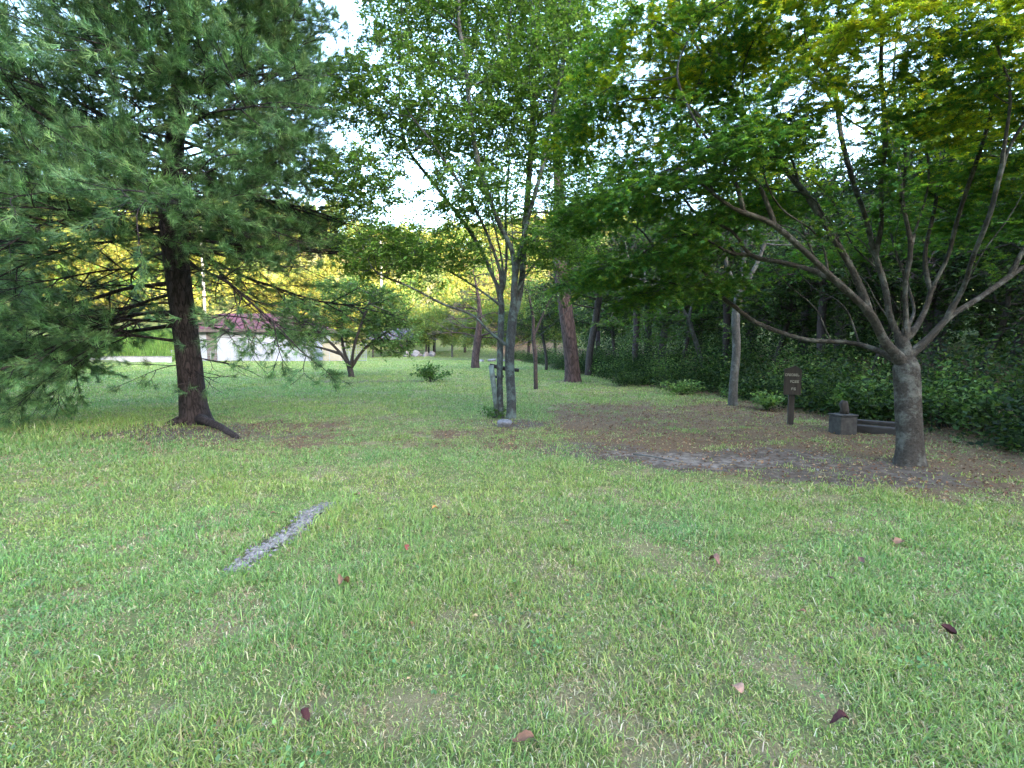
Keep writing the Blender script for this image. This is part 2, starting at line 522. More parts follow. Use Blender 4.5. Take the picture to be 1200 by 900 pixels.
class Skel:
    def __init__(s): s.p, s.par, s.lock = [], [], []
    def path(s, pts, parent=-1, D=0.25, jit=0.0):
        """adds a smooth polyline; returns the node numbers"""
        pts = [np.asarray(q, float) for q in pts]
        if parent >= 0: pts = [np.array(s.p[parent])] + pts
        out_ = []
        # Catmull-Rom through the points
        Q = [2 * pts[0] - pts[1]] + pts + [2 * pts[-1] - pts[-2]]
        for i in range(1, len(Q) - 2):
            L = np.linalg.norm(Q[i + 1] - Q[i])
            k = max(1, int(round(L / D)))
            for j in range(k):
                t = j / k
                a, b_, c, d = Q[i - 1], Q[i], Q[i + 1], Q[i + 2]
                out_.append(0.5 * ((2 * b_) + (-a + c) * t + (2 * a - 5 * b_ + 4 * c - d) * t * t + (-a + 3 * b_ - 3 * c + d) * t ** 3))
        out_.append(pts[-1])
        if parent >= 0: out_ = out_[1:]
        ids = []
        for q in out_:
            q = q + RNG.normal(size=3) * jit
            s.p.append(q); s.par.append(parent); parent = len(s.p) - 1
            ids.append(parent)
        return ids
    def colonize(s, att, D=0.22, dk=0.3, maxit=160, trop=(0, 0, 0.05), wander=0.12, maxchild=3):
        att = np.asarray(att, float)
        trop = np.array(trop)
        p = np.array(s.p); nch = np.zeros(len(p) + 60000, int)
        for q in s.par:
            if q >= 0: nch[q] += 1
        near = np.full(len(att), np.inf); who = np.zeros(len(att), int)
        def upd(newp, base):
            for c0 in range(0, len(newp), 512):
                blk = newp[c0:c0 + 512]
                d = np.linalg.norm(att[:, None] - blk[None], axis=2)
                j = d.argmin(1); dm = d[np.arange(len(att)), j]
                ok = dm < near
                near[ok] = dm[ok]; who[ok] = j[ok] + base + c0
        upd(p, 0)
        for it in range(maxit):
            alive = near > dk
            if not alive.any(): break
            w = who[alive]; dv = unit(att[alive] - p[w])
            un, inv = np.unique(w, return_inverse=True)
            sm = np.zeros((len(un), 3)); np.add.at(sm, inv, dv)
            ok = nch[un] < maxchild
            # attractors whose node is full are dropped
            bad = np.zeros(len(att), bool); bad[np.where(alive)[0][~ok[inv]]] = True
            near[bad] = 0
            un, sm = un[ok], sm[ok]
            if not len(un): continue
            dr = unit(unit(sm) + trop + wander * RNG.normal(size=sm.shape))
            newp = p[un] + dr * D
            base = len(p)
            p = np.concatenate([p, newp]); s.par.extend(un.tolist()); nch[un] += 1
            upd(newp, base)
            if len(p) > 12000: break
        s.p = [q for q in p]
    def finish(s, R0, rt=0.006, smooth_n=2):
        p = np.array(s.p); par = np.array(s.par); n_ = len(p)
        kids = [[] for _ in range(n_)]
        for i, q in enumerate(par):
            if q >= 0: kids[q].append(i)
        tips = np.zeros(n_)
        for i in range(n_ - 1, -1, -1):
            if not kids[i]: tips[i] = max(tips[i], 1)
            if par[i] >= 0: tips[par[i]] += tips[i]
        roots = [i for i in range(n_) if par[i] < 0]
        big = max(tips[i] for i in roots)
        pw = math.log(max(big, 2)) / math.log(max(R0 / rt, 1.5))
        r = rt * tips ** (1 / pw)
        main = np.full(n_, -1)
        for i in range(n_):
            if kids[i]: main[i] = max(kids[i], key=lambda k: tips[k])
        for _ in range(smooth_n):
            q = p.copy()
            ok = (par >= 0) & (main >= 0)
            q[ok] = 0.5 * p[ok] + 0.25 * (p[par[ok]] + p[main[ok]])
            p = q
        s.P, s.Pa, s.r, s.kids, s.main, s.tips = p, par, r, kids, main, tips
        return s
    def tubes(s, rmin=0.0, flare=None, gnarl=0.06):
        """all limbs as one mesh; rings per node"""
        p, par, r = s.P, s.Pa, s.r
        V, F4, base = [], [], 0
        starts = [i for i in range(len(p)) if par[i] < 0 or s.main[par[i]] != i]
        for st in starts:
            ch = [st]
            while s.main[ch[-1]] >= 0: ch.append(s.main[ch[-1]])
            ids = ch if par[st] < 0 else [par[st]] + ch
            rr = r[ids].copy()
            if par[st] >= 0:
                g_ = np.array([1.75, 1.45, 1.22, 1.08])[:len(rr)]
                cap_ = rr[0] * 0.96
                rr[0] = rr[1]
                rr[:len(g_)] = np.minimum(rr[:len(g_)] * g_, np.maximum(cap_, rr[:len(g_)]))
            if rr.max() < rmin or len(ids) < 2: continue
            q = p[ids]
            rm = rr.max()
            k = 14 if rm > 0.08 else 8 if rm > 0.03 else 5 if rm > 0.012 else 3
            T = np.gradient(q, axis=0); T = unit(T)
            ref = np.array([0.13, 1.0, 0.07]) if abs(T[0][1]) < 0.8 else np.array([1.0, 0.1, 0])
            A = unit(np.cross(T, ref)); B = np.cross(T, A)
            th = np.linspace(0, 2 * np.pi, k, endpoint=False)
            R_ = np.repeat(rr[:, None], k, 1)
            if k >= 8: R_ = R_ * (1 + gnarl * np.sin(3 * th[None] + q[:, 2:3] * 1.3) + gnarl * 0.8 * (RNG.random(R_.shape) - 0.5))
            if flare is not None and par[st] < 0:
                h = q[:, 2] - q[0, 2]
                R_ = R_ * (1 + flare[0] * np.exp(-h / flare[1])[:, None] * (1 + 0.35 * np.sin(5 * th[None] + 1)))
            if k == 3: R_[-1] *= 0.3
            ring = q[:, None] + R_[..., None] * (np.cos(th)[None, :, None] * A[:, None] + np.sin(th)[None, :, None] * B[:, None])
            V.append(ring.reshape(-1, 3))
            L = len(ids)
            g = np.arange(L * k).reshape(L, k)
            F4.append((base + np.stack([g[:-1], np.roll(g[:-1], -1, 1), np.roll(g[1:], -1, 1), g[1:]], -1)).reshape(-1, 4))
            base += L * k
        return np.concatenate(V), [np.concatenate(F4)]
    def leaf_sites(s, rmax, per, spread, seg=True):
        ids = np.where((s.r <= rmax) & (s.Pa >= 0))[0]
        ids = np.repeat(ids, per)
        t = RNG.random((len(ids), 1))
        a, b_ = s.P[s.Pa[ids]], s.P[ids]
        q = a + (b_ - a) * t + RNG.normal(size=(len(ids), 3)) * np.array(spread)
        return q, unit(b_ - a)

def split_trunk(sk, rcut):
    """node sets: trunk (thick) and branches; used to give the stem and the limbs their own meshes"""
    return sk.r >= rcut

def build_tree(name, label, cat, base, sk, bark, leaves, rcut=None, flare=(0.5, 0.25), group=None, rz=0, leafmat=None):
    """leaves: (V, F, C) in world space; sk in world space"""
    root = thing(name, label, cat, base, 0, group)
    V, F = sk.tubes(0.0, flare)
    b0 = np.asarray(base)
    mesh_np('trunk', V - b0, F, bark, root, None, True)
    if leaves is not None:
        mesh_np('crown', leaves[0] - b0, [leaves[1]], leafmat or M['leaf'], root, leaves[2])
    return root

def ell(c, r, k):
    u = unit(RNG.normal(size=(k, 3))) * RNG.random((k, 1)) ** 0.4
    return np.asarray(c) + u * np.asarray(r)

def broad_leaves(sk, rmax, per, spread, size, cols, wts, tmpl='ovate', updir=0.9, jit=0.18, droop=-0.15, flat=0.55):
    q, d = sk.leaf_sites(rmax, per, spread)
    k = len(q)
    A = unit(d * 0.6 + RNG.normal(size=(k, 3)) * np.array([0.8, 0.8, 0.35]) + np.array([0, 0, droop]))
    Nn = unit(np.array([0, 0, updir]) + RNG.normal(size=(k, 3)) * flat)
    TV, TF = (OVATE_V, OVATE_F) if tmpl == 'ovate' else (MAPLE_V, MAPLE_F) if tmpl == 'maple' else (CLUMP_V, CLUMP_F)
    c = palette(k, cols, wts, jit)
    sz = size * RNG.uniform(0.65, 1.25, k)
    return scatter(q, A, Nn, sz, TV, TF, c), q

def shoots(sk, rmax, per, length, nleaf, size, cols, wts, tmpl='ovate', flat=0.5, zdir=0.45, droop=-0.1, jit=0.18, spread=0.03, colf=None, lift=0.1, keep=None):
    """leafy shoots on the thin limbs: returns (leaves V, F, C), (stems V, F)"""
    q, d = sk.leaf_sites(rmax, per, (spread, spread, spread))
    if keep is not None:
        m0 = keep(q); q, d = q[m0], d[m0]
    k = len(q)
    sd_ = unit(d * 0.55 + RNG.normal(size=(k, 3)) * np.array([0.9, 0.9, zdir]) + np.array([0, 0, lift]))
    Ls = length * RNG.uniform(0.45, 1.25, (k, 1))
    # stems
    ref = unit(np.cross(sd_, RNG.normal(size=(k, 3)))); r2 = np.cross(sd_, ref)
    w = 0.0022 + 0.004 * length
    SV = np.stack([q + ref * w, q - ref * w * .5 + r2 * w * .87, q - ref * w * .5 - r2 * w * .87, q + sd_ * Ls], 1).reshape(-1, 3)
    i0 = np.arange(k)[:, None] * 4
    SF = np.concatenate([i0 + np.array(a) for a in ((0, 1, 3), (1, 2, 3), (2, 0, 3))])
    t = np.linspace(0.15, 1.0, nleaf)[None, :, None] + RNG.normal(size=(k, nleaf, 1)) * 0.05
    pos = q[:, None] + sd_[:, None] * Ls[:, None] * t + np.array([0, 0, -0.12]) * (Ls[:, None] * t * t)
    sidev = unit(np.cross(sd_, np.array([0, 0, 1.0]) + RNG.normal(size=(k, 3)) * 0.25))
    sg_ = np.where(np.arange(nleaf) % 2 == 0, 1.0, -1.0)[None, :, None]
    A = unit(sd_[:, None] * 0.6 + sidev[:, None] * sg_ * 0.9 + RNG.normal(size=(k, nleaf, 3)) * 0.3 + np.array([0, 0, droop])).reshape(-1, 3)
    pos = pos.reshape(-1, 3)
    m_ = len(pos)
    Nn = unit(np.array([0, 0, 1.0]) + RNG.normal(size=(m_, 3)) * flat)
    TV, TF = (OVATE_V, OVATE_F) if tmpl == 'ovate' else (MAPLE_V, MAPLE_F)
    c = palette(m_, cols, wts, jit) if colf is None else colf(pos)
    return scatter(pos, A, Nn, size * RNG.uniform(0.6, 1.25, m_), TV, TF, c), (SV, SF)

def wood_mesh(name, sk, stems, b0, mat, root, flare, gnarl=0.05):
    V, F = sk.tubes(0.0, flare, gnarl)
    o = mesh_np(name, np.concatenate([V, stems[0]]) - b0, [F[0], stems[1] + len(V)], mat, root, None, True)
    return o

# ------------------------------------------------------------------ pines
def pine_bough(sk, start_id, az, L, e0, e1, D=0.16, sub=True, dens=1.0, gap=0.35, curl=0.0):
    """a bough from the stem: direction az, elevation from e0 at the stem to e1 at the tip; returns twig ends"""
    pos = np.array(sk.p[start_id]); parent = start_id
    k = max(3, int(L / D)); ids = []
    a = az; ph = RNG.uniform(0, 6.28); wv = RNG.uniform(.08, .26); fr = RNG.uniform(2.5, 6)
    for i in range(k):
        t = (i + 1) / k
        e = e0 + (e1 - e0) * t + wv * math.sin(ph + fr * t) + RNG.normal() * .07
        a += RNG.normal() * 0.09 + curl / k
        pos = pos + D * np.array([math.cos(a) * math.cos(e), math.sin(a) * math.cos(e), math.sin(e)])
        sk.p.append(pos); sk.par.append(parent); parent = len(sk.p) - 1
        ids.append((parent, a, e, t))
    ends = [(parent, a, e1)]
    if sub:
        step = 1
        side = 1 if RNG.random() < .5 else -1
        for i in range(0, k, step):
            pid, a, e, t = ids[i]
            if t < gap or RNG.random() > dens: continue
            side = -side
            l2 = L * (0.46 * (1.12 - t) + 0.05) * RNG.uniform(0.6, 1.2)
            if l2 < 0.14: ends.append((pid, a, e)); continue
            ends += twig(sk, pid, a + side * RNG.uniform(0.6, 1.05), l2, e + RNG.normal() * 0.3, D)
    return ends
def twig(sk, pid, a, L, e, D, depth=0):
    pos = np.array(sk.p[pid]); parent = pid
    k = max(1, int(round(L / D))); ends = []
    side = 1
    for i in range(k):
        a += RNG.normal() * 0.1; e += RNG.normal() * 0.06 + 0.02
        pos = pos + D * np.array([math.cos(a) * math.cos(e), math.sin(a) * math.cos(e), math.sin(e)])
        sk.p.append(pos); sk.par.append(parent); parent = len(sk.p) - 1
        if depth == 0 and L > 0.45 and i >= 1 and RNG.random() < 0.75:
            side = -side
            ends += twig(sk, parent, a + side * RNG.uniform(0.5, 0.95), RNG.uniform(0.16, 0.42) * L + 0.1, e + RNG.uniform(-.2, .25), D, 1)
        elif i >= k - 3:
            ends.append((parent, a, e))
    ends.append((parent, a, e))
    return ends
def needles(sk, ends, size, cols, wts, extra=1, jit=0.2):
    P_, A_ = [], []
    for pid, a, e in ends:
        for _ in range(extra):
            P_.append(sk.p[pid] + RNG.normal(size=3) * 0.03 * (_ > 0))
            A_.append((math.cos(a) * math.cos(e), math.sin(a) * math.cos(e), math.sin(e) + 0.15))
    P_, A_ = np.array(P_), unit(np.array(A_) + RNG.normal(size=(len(A_), 3)) * 0.25)
    k = len(P_)
    c = palette(k, cols, wts, jit)
    return scatter(P_, A_, unit(np.array([0, 0, 1.0]) + RNG.normal(size=(k, 3)) * 0.2), size * RNG.uniform(0.75, 1.2, k), TUFT_V, TUFT_F, c)

PINE_COL = [(0.045, 0.1, 0.034), (0.085, 0.17, 0.056), (0.145, 0.25, 0.085), (0.11, 0.155, 0.045)]

# --- the big pine at the left
pb = G(228, 494)
sk = Skel()
st = sk.path([pb + [0.05, 0, -0.12], pb + [0.0, 0, 0.4], P(218, 400, pb[1]), P(207, 310, pb[1]), P(200, 240, pb[1] - .05), P(206, 150, pb[1] - .1), P(214, 40, pb[1] - .05), P(216, -60, pb[1]), P(214, -150, pb[1])], -1, 0.2)
hz = np.array([sk.p[i][2] for i in st])
live, sparse = [], []
def at_h(h): return st[int(np.abs(hz - h).argmin())]
# the bare-ish lower limbs seen against the light
for h, az, L, e0, e1, dens, lv in (
        (2.75, R(182), 3.3, 0.15, -0.3, 0.55, 0.15), (2.5, R(203), 3.6, 0.0, -0.3, 0.6, 0.2), (2.2, R(4), 3.5, 0.12, -0.12, 0.4, 0.06), (2.35, R(164), 3.0, 0.05, -0.2, 0.5, 0.1),
        (3.1, R(-35), 2.6, 0.1, -0.2, 0.5, 0.25), (3.2, R(150), 3.2, 0.1, -0.2, 0.6, 0.25), (3.0, R(228), 3.2, 0.1, -0.3, 0.7, 0.4), (2.0, R(60), 2.4, 0, -0.3, 0.5, 0.1),
        # long boughs that hang to the ground at the left
        (2.7, R(192), 4.4, 0.0, -0.75, 0.9, .9), (2.3, R(176), 4.3, 0.0, -0.6, 0.9, .9), (2.2, R(224), 3.8, -0.1, -0.7, 0.9, .9), (2.85, R(202), 5.0, 0.0, -0.7, 0.95, .95),
        (2.0, R(198), 4.4, -0.1, -0.45, 0.95, .95), (2.1, R(186), 5.0, 0.0, -0.5, 0.95, .95), (1.6, R(207), 3.8, -0.1, -0.35, 0.95, .95),
        (1.2, R(330), 1.6, -0.3, -0.3, 0.8, 0.12), (1.45, R(-5), 1.6, -0.35, -0.4, 0.8, 0.1), (0.95, R(300), 1.3, -0.25, -0.2, 0.8, 0.5), (1.3, R(255), 1.5, -.2, -.4, .8, .6), (1.9, R(285), 1.6, -.1, -.4, .6, .3)):
    en = pine_bough(sk, at_h(h), az + RNG.normal() * 0.05, L, e0, e1, dens=dens, gap=0.18)
    for x in en:
        (live if RNG.random() < lv else sparse).append(x)
h = 3.45
while h < hz[-1] - 0.15:
    f = (h - 3.4) / (hz[-1] - 3.4)
    kk = 7
    a0 = RNG.uniform(0, 6.28)
    for j in range(kk):
        lvp = 0.3 + 0.7 * smooth(3.7, 4.8, h)
        L = (4.3 * (1 - f) ** 0.5 + 0.6) * RNG.uniform(0.75, 1.12)
        e0 = -0.02 + 0.5 * f + RNG.normal() * 0.2
        az = a0 + j * 6.283 / kk + RNG.normal() * 0.2
        en = pine_bough(sk, at_h(h + RNG.normal() * 0.08), az, L, e0, e0 - 0.22, dens=0.72 if h < 7.5 else .95, gap=0.22)  # top boughs thickened to cut the overhead light on the lawn
        if math.sin(az) < -.4 or math.cos(az) < -.5: lvp = max(lvp, .8)
        elif math.cos(az) > .2 and h < 4.9: lvp *= .3
        live += [x for x in en if RNG.random() < lvp]
    h += 0.31
sk.finish(0.235, 0.004, 1)
nd = needles(sk, live, 0.18, PINE_COL, [3, 4, 2.5, 1], 2, 0.28)
pine = thing('pine_tree', 'big dark pine at the left with furrowed trunk and drooping boughs', 'tree', pb)
V, F = sk.tubes(0.0, (0.55, 0.3), 0.07)
mesh_np('trunk', V - pb, F, M['pine_bark'], pine, None, True)
mesh_np('crown', nd[0] - pb, [nd[1]], M['needle'], pine, nd[2])
rt_ = MB()
a, b_ = G(232, 494), G(276, 510)
pts = [a + [0, 0, 0.06], a * 0.7 + b_ * 0.3 + [0, -.03, 0.075], a * 0.4 + b_ * 0.6 + [0, .03, 0.035], b_ + [0, -.02, -0.02], b_ + (b_ - a) * 0.2 + [0, 0, -0.07]]
rt_.tube(np.array(pts) - pb, [0.15, 0.09, 0.07, 0.055, 0.02], 9, True, 0.3)
rt_.build('root', M['pine_bark'], pine, 0, True)
for ang, ln in ((2.9, .5), (-1.9, .45), (-2.6, .4)):
    m_ = MB(); dd_ = np.array([math.cos(ang), math.sin(ang), 0])
    m_.tube([dd_ * .16 + [0, 0, .08], dd_ * (.16 + ln * .45) + [0.02, .02, .035], dd_ * (.16 + ln) + [0, 0, -.04]], [.11, .07, .03], 8, True, .25)
    m_.build('root', M['pine_bark'], pine, 0, True)
def pine_copy(px, Y, sc, rz, label):
    o = copy_tree(pine)
    x = (px - 600) / FPX * Y
    o.location = (x, Y, terr(x, Y)); o.scale = (sc, sc, sc); o.rotation_euler = (0, 0, rz)
    tag(o, label, 'tree')
pine_copy(-130, 14, .85, 2.2, 'dark pine boughs coming in at the left edge behind the big pine')
pine_copy(-70, 23, .8, 4.1, 'farther dark pine at the left edge, partly behind the big pine')
print('pine', len(sk.p), len(live))

# --- the tall red-barked pine behind the middle tree
def red_pine(name, label, base_px, top_pts, Rr, crown_lo, crown_len, ncol, group=None, tuft=0.16, seed=0, lv=(.25, .7)):
    gb = G(*base_px)
    Y = gb[1]
    sk = Skel()
    st = sk.path([gb + [0.02, 0, -0.15], gb + [0, 0, 0.5]] + [P(x, y, Y) for x, y in top_pts], -1, 0.35)
    hz = np.array([sk.p[i][2] for i in st])
    live = []
    h = gb[2] + crown_lo
    top = hz[-1]
    while h < top - 0.1:
        f = (h - gb[2] - crown_lo) / max(top - gb[2] - crown_lo, 1)
        for j in range(4):
            L = crown_len * (1 - f * 0.75) * RNG.uniform(0.5, 1.1)
            en = pine_bough(sk, st[int(np.abs(hz - h).argmin())], RNG.uniform(0, 6.28), L, 0.15 + 0.3 * f + RNG.normal() * 0.12, 0.0, D=0.3, dens=0.8, gap=0.35)
            live += [x for x in en if RNG.random() < (lv[0] + lv[1] * f)]
        h += 0.6
    sk.finish(Rr, 0.01, 1)
    nd = needles(sk, live, tuft, ncol, [1] * len(ncol), 1)
    o = thing(name, label, 'tree', gb, 0, group)
    V, F = sk.tubes(0.0, (0.35, 0.4), 0.06)
    mesh_np('trunk', V - gb, F, M['red_bark'], o, None, True)
    mesh_np('crown', nd[0] - gb, [nd[1]], M['needle'], o, nd[2])
    return o
RUST = [(0.06, 0.085, 0.04), (0.1, 0.075, 0.055), (0.13, 0.085, 0.065), (0.05, 0.08, 0.035)]
red_pine('pine_tree', 'tall pine with straight reddish-brown trunk behind the two-stemmed tree', (671, 447),
         [(668, 400), (660, 345), (656, 290), (655, 230), (652, 150), (650, 60), (648, -20)], 0.31, 5.0, 4.2, RUST + PINE_COL[:3], tuft=0.24)
red_pine('pine_tree', 'small leaning pine with rusty crown out on the far lawn', (557, 431),
         [(559, 405), (561, 385), (562, 365), (560, 345), (556, 325), (552, 308)], 0.27, 2.3, 3.4, [(0.11, 0.068, 0.055), (0.085, 0.068, 0.045), (0.055, 0.075, 0.035)], tuft=0.32, lv=(.7, .3))

# ------------------------------------------------------------------ middle tree
GREEN = [(0.095, 0.19, 0.036), (0.145, 0.255, 0.05), (0.205, 0.32, 0.08), (0.06, 0.13, 0.028)]
cb = G(591, 490)
cY = cb[1]
sk = Skel()
s1 = sk.path([cb + [0.15, 0, -0.1], P(600, 470, cY), P(597, 420, cY), P(601, 370, cY - .05), P(603, 320, cY - .1), P(600, 262, cY - .1), P(594, 200, cY)], -1, 0.25)
s2 = sk.path([cb + [-0.06, 0.05, -0.1], P(586, 470, cY + .1), P(586, 420, cY + .1), P(588, 360, cY + .15), P(590, 318, cY + .2), P(578, 260, cY + .3), P(556, 190, cY + .3)], -1, 0.25)
def nearest(ids, pt): return ids[int(np.argmin([np.linalg.norm(sk.p[i] - pt) for i in ids]))]
for ids, frm, pts in (
        (s1, (597, 405), [(568, 385, 0), (556, 368, -.1), (520, 358, -.3), (480, 335, -.6), (440, 322, -.9)]),
        (s1, (601, 408), [(625, 400, 0), (650, 378, -.1), (685, 345, -.2), (720, 320, -.3)]),
        (s2, (588, 350), [(575, 320, .3), (560, 285, .5), (520, 230, .6), (480, 180, .7)]),
        (s1, (603, 330), [(608, 298, -.2), (620, 250, -.4), (635, 200, -.6), (648, 130, -.7)]),
        (s2, (590, 330), [(578, 292, -.1), (560, 250, -.4), (532, 205, -.7), (495, 150, -1.0)]),
        (s1, (601, 368), [(611, 335, .2), (614, 280, .3), (619, 220, .4), (626, 140, .4)]),
        (s2, (587, 372), [(581, 335, -.2), (574, 290, -.3), (572, 240, -.5), (566, 170, -.6)]),
        (s2, (588, 345), [(594, 300, .5), (592, 250, .8), (598, 180, 1.0)]),
        (s1, (602, 322), [(618, 290, -.4), (645, 262, -.8), (690, 235, -1.2)]),
        (s1, (602, 345), [(625, 310, .3), (655, 280, .7), (690, 240, 1.0)]),
        (s2, (588, 360), [(570, 345, .4), (530, 320, .8), (470, 290, 1.2)]),
        (s1, (600, 300), [(588, 270, -.4), (560, 190, -.8), (548, 110, -1.0)])):
    b0 = nearest(ids, P(frm[0], frm[1], cY))
    sk.path([P(x, y, cY + d) for x, y, d in pts], b0, 0.25)
att = np.concatenate([ell(P(x, y, cY + d), (a, b_, c), int(k * 2.8)) for x, y, d, a, b_, c, k in (
    (560, 140, 0, 1.7, 1.8, 1.3, 330), (480, 130, 0, 1.2, 1.6, 1.1, 260), (425, 215, -.4, 1.0, 1.3, .7, 150), (640, 130, 0, 1.3, 1.7, 1.2, 280),
    (600, 30, .3, 1.7, 1.8, 1.1, 330), (640, 90, -.5, 1.4, 1.3, 1.2, 200), (500, 20, 0, 1.5, 1.7, 1.0, 220), (690, 60, 0, 1.0, 1.5, 1.1, 150), (685, 225, 0, 1.0, 1.4, .7, 150),
    (470, 290, -.2, 1.3, 1.5, .45, 170), (440, 310, -.6, .9, 1.0, .35, 80), (560, 235, 0, 1.4, 1.6, .6, 150), (650, 290, 0, 1.1, 1.5, .5, 130), (420, 120, 0, .8, 1.2, .8, 90),
    (590, -80, 0, 3.4, 3.2, .9, 420), (600, -170, 0, 2.8, 3.0, .9, 300), (520, 300, .2, 1.0, 1.0, .3, 70))])  # unseen crown above the frame, widened and thickened to shade the lawn
sk.colonize(att, 0.17, 0.19, 140, (0, 0, 0.04), 0.15)
sk.finish(0.105, 0.0024, 2)
lv, stm = shoots(sk, 0.0050, 4, 0.36, 9, 0.08, GREEN, [3, 4, 2, 2])
mid = thing('broadleaf_tree', 'two-stemmed grey tree with airy light green crown in the middle of the lawn', 'tree', cb)
wood_mesh('trunk', sk, stm, cb, M['grey_bark'], mid, (0.25, 0.15))
mesh_np('crown', lv[0] - cb, [lv[1]], M['leaf'], mid, lv[2])
print('mid', len(sk.p), len(lv[1]) // 2)

# ------------------------------------------------------------------ maple at the right
MAPLE = [(0.055, 0.15, 0.038), (0.085, 0.185, 0.036), (0.13, 0.22, 0.034), (0.04, 0.1, 0.027)]
MAPLE_SUNLIT = [(0.33, 0.38, 0.028), (0.26, 0.34, 0.028), (0.16, 0.26, 0.03), (0.4, 0.4, 0.03)]
mb = G(1064, 543)
mY = mb[1]
sk = Skel()
s1 = sk.path([mb + [0, 0, -0.12], mb + [0, 0, 0.3], P(1064, 480, mY), P(1063, 440, mY), P(1061, 410, mY - .02), P(1063, 385, mY), P(1061, 366, mY + .03)], -1, 0.11)
LIMBS = (
    # start on (px, py, depth offset), then the run of the limb
    ((1062, 430, 0), [(1045, 416, .3), (1022, 405, .45), (985, 401, .6), (945, 399, .7), (915, 388, .85), (885, 379, .9), (850, 352, 1.1), (790, 330, 1.3)]),
    ((1062, 424, 0), [(1036, 396, -.1), (1018, 366, -.2), (986, 330, -.35), (950, 302, -.5), (905, 262, -.6), (850, 238, -.8), (800, 190, -.8)]),
    ((1018, 366, -.2), [(1006, 328, -.1), (985, 288, 0), (957, 250, .1), (925, 205, .2), (880, 160, .3), (850, 90, .3)]),
    ((986, 330, -.35), [(958, 320, -.2), (915, 306, 0), (862, 300, .2), (815, 270, .3)]),
    ((1062, 404, 0), [(1047, 376, .1), (1040, 340, .15), (1024, 300, .3), (1015, 258, .3), (1000, 214, .5), (984, 160, .5), (975, 85, .7)]),
    ((1040, 340, .15), [(1030, 318, .4), (1004, 292, .7), (984, 252, .9), (958, 212, 1.2), (925, 150, 1.4)]),
    ((1024, 300, .3), [(1034, 262, .1), (1030, 215, -.2), (1040, 160, -.4), (1030, 90, -.6), (1035, 30, -.9)]),
    ((1062, 366, 0), [(1060, 330, -.1), (1066, 290, -.2), (1057, 240, -.3), (1062, 182, -.3), (1050, 110, -.5), (1055, 20, -.5)]),
    ((1066, 290, -.2), [(1079, 258, 0), (1088, 214, .2), (1084, 150, .3), (1096, 80, .5), (1100, 0, .6)]),
    ((1062, 398, 0), [(1079, 372, .2), (1087, 342, .3), (1083, 300, .5), (1095, 250, .6), (1100, 190, .9), (1116, 120, 1.0)]),
    ((1087, 342, .3), [(1106, 302, .2), (1124, 262, .1), (1141, 200, -.1), (1162, 130, -.2), (1170, 60, -.4)]),
    ((1062, 420, 0), [(1092, 396, -.1), (1108, 372, -.2), (1131, 336, -.3), (1148, 300, -.5), (1181, 258, -.6), (1212, 195, -.8)]),
    ((1108, 372, -.2), [(1148, 350, 0), (1190, 318, .1), (1235, 290, .3), (1280, 270, .4)]),
    ((1131, 336, -.3), [(1137, 300, -.6), (1160, 250, -.9), (1172, 180, -1.2), (1190, 100, -1.4)]),
    ((1062, 392, 0), [(1054, 365, -.4), (1058, 330, -.8), (1050, 290, -1.1), (1060, 230, -1.5)]),
    ((1062, 380, 0), [(1072, 360, .5), (1058, 325, .9), (1050, 280, 1.4), (1040, 240, 1.8)]),
    ((1057, 240, -.3), [(1045, 200, .1), (1022, 160, .4), (1010, 100, .6)]),
    ((1047, 380, .1), [(1022, 352, .5), (990, 342, .8), (950, 345, 1.1), (900, 330, 1.5)]),
)
for frm, pts in LIMBS:
    t0 = P(frm[0], frm[1], mY + frm[2])
    b0 = int(np.argmin(np.linalg.norm(np.array(sk.p) - t0, axis=1)))
    sk.path([P(x + RNG.normal() * 2.5, y, mY + d + RNG.normal() * .03) for x, y, d in pts], b0, 0.16, 0.008)
_p0 = len(sk.p); _trunk_n = len(s1)
for _ in range(44):
    b0 = int(RNG.integers(22, _p0)) if _ % 2 else int(RNG.integers(22, 140))
    v = sk.p[b0] - mb
    out_ = unit(np.array([v[0], v[1], 0]) + RNG.normal(size=3) * np.array([.5, .5, 0]))
    L_ = RNG.uniform(.7, 1.6)
    q1 = sk.p[b0] + (out_ * .38 + np.array([0, 0, .85])) * L_ * .45
    q2 = q1 + (out_ * .75 + np.array([0, 0, .5])) * L_ * .6 + RNG.normal(size=3) * .12
    q3 = q2 + (out_ * .5 + np.array([0, 0, .8])) * L_ * .5
    sk.path([q1, q2, q3], b0, .15, .01)
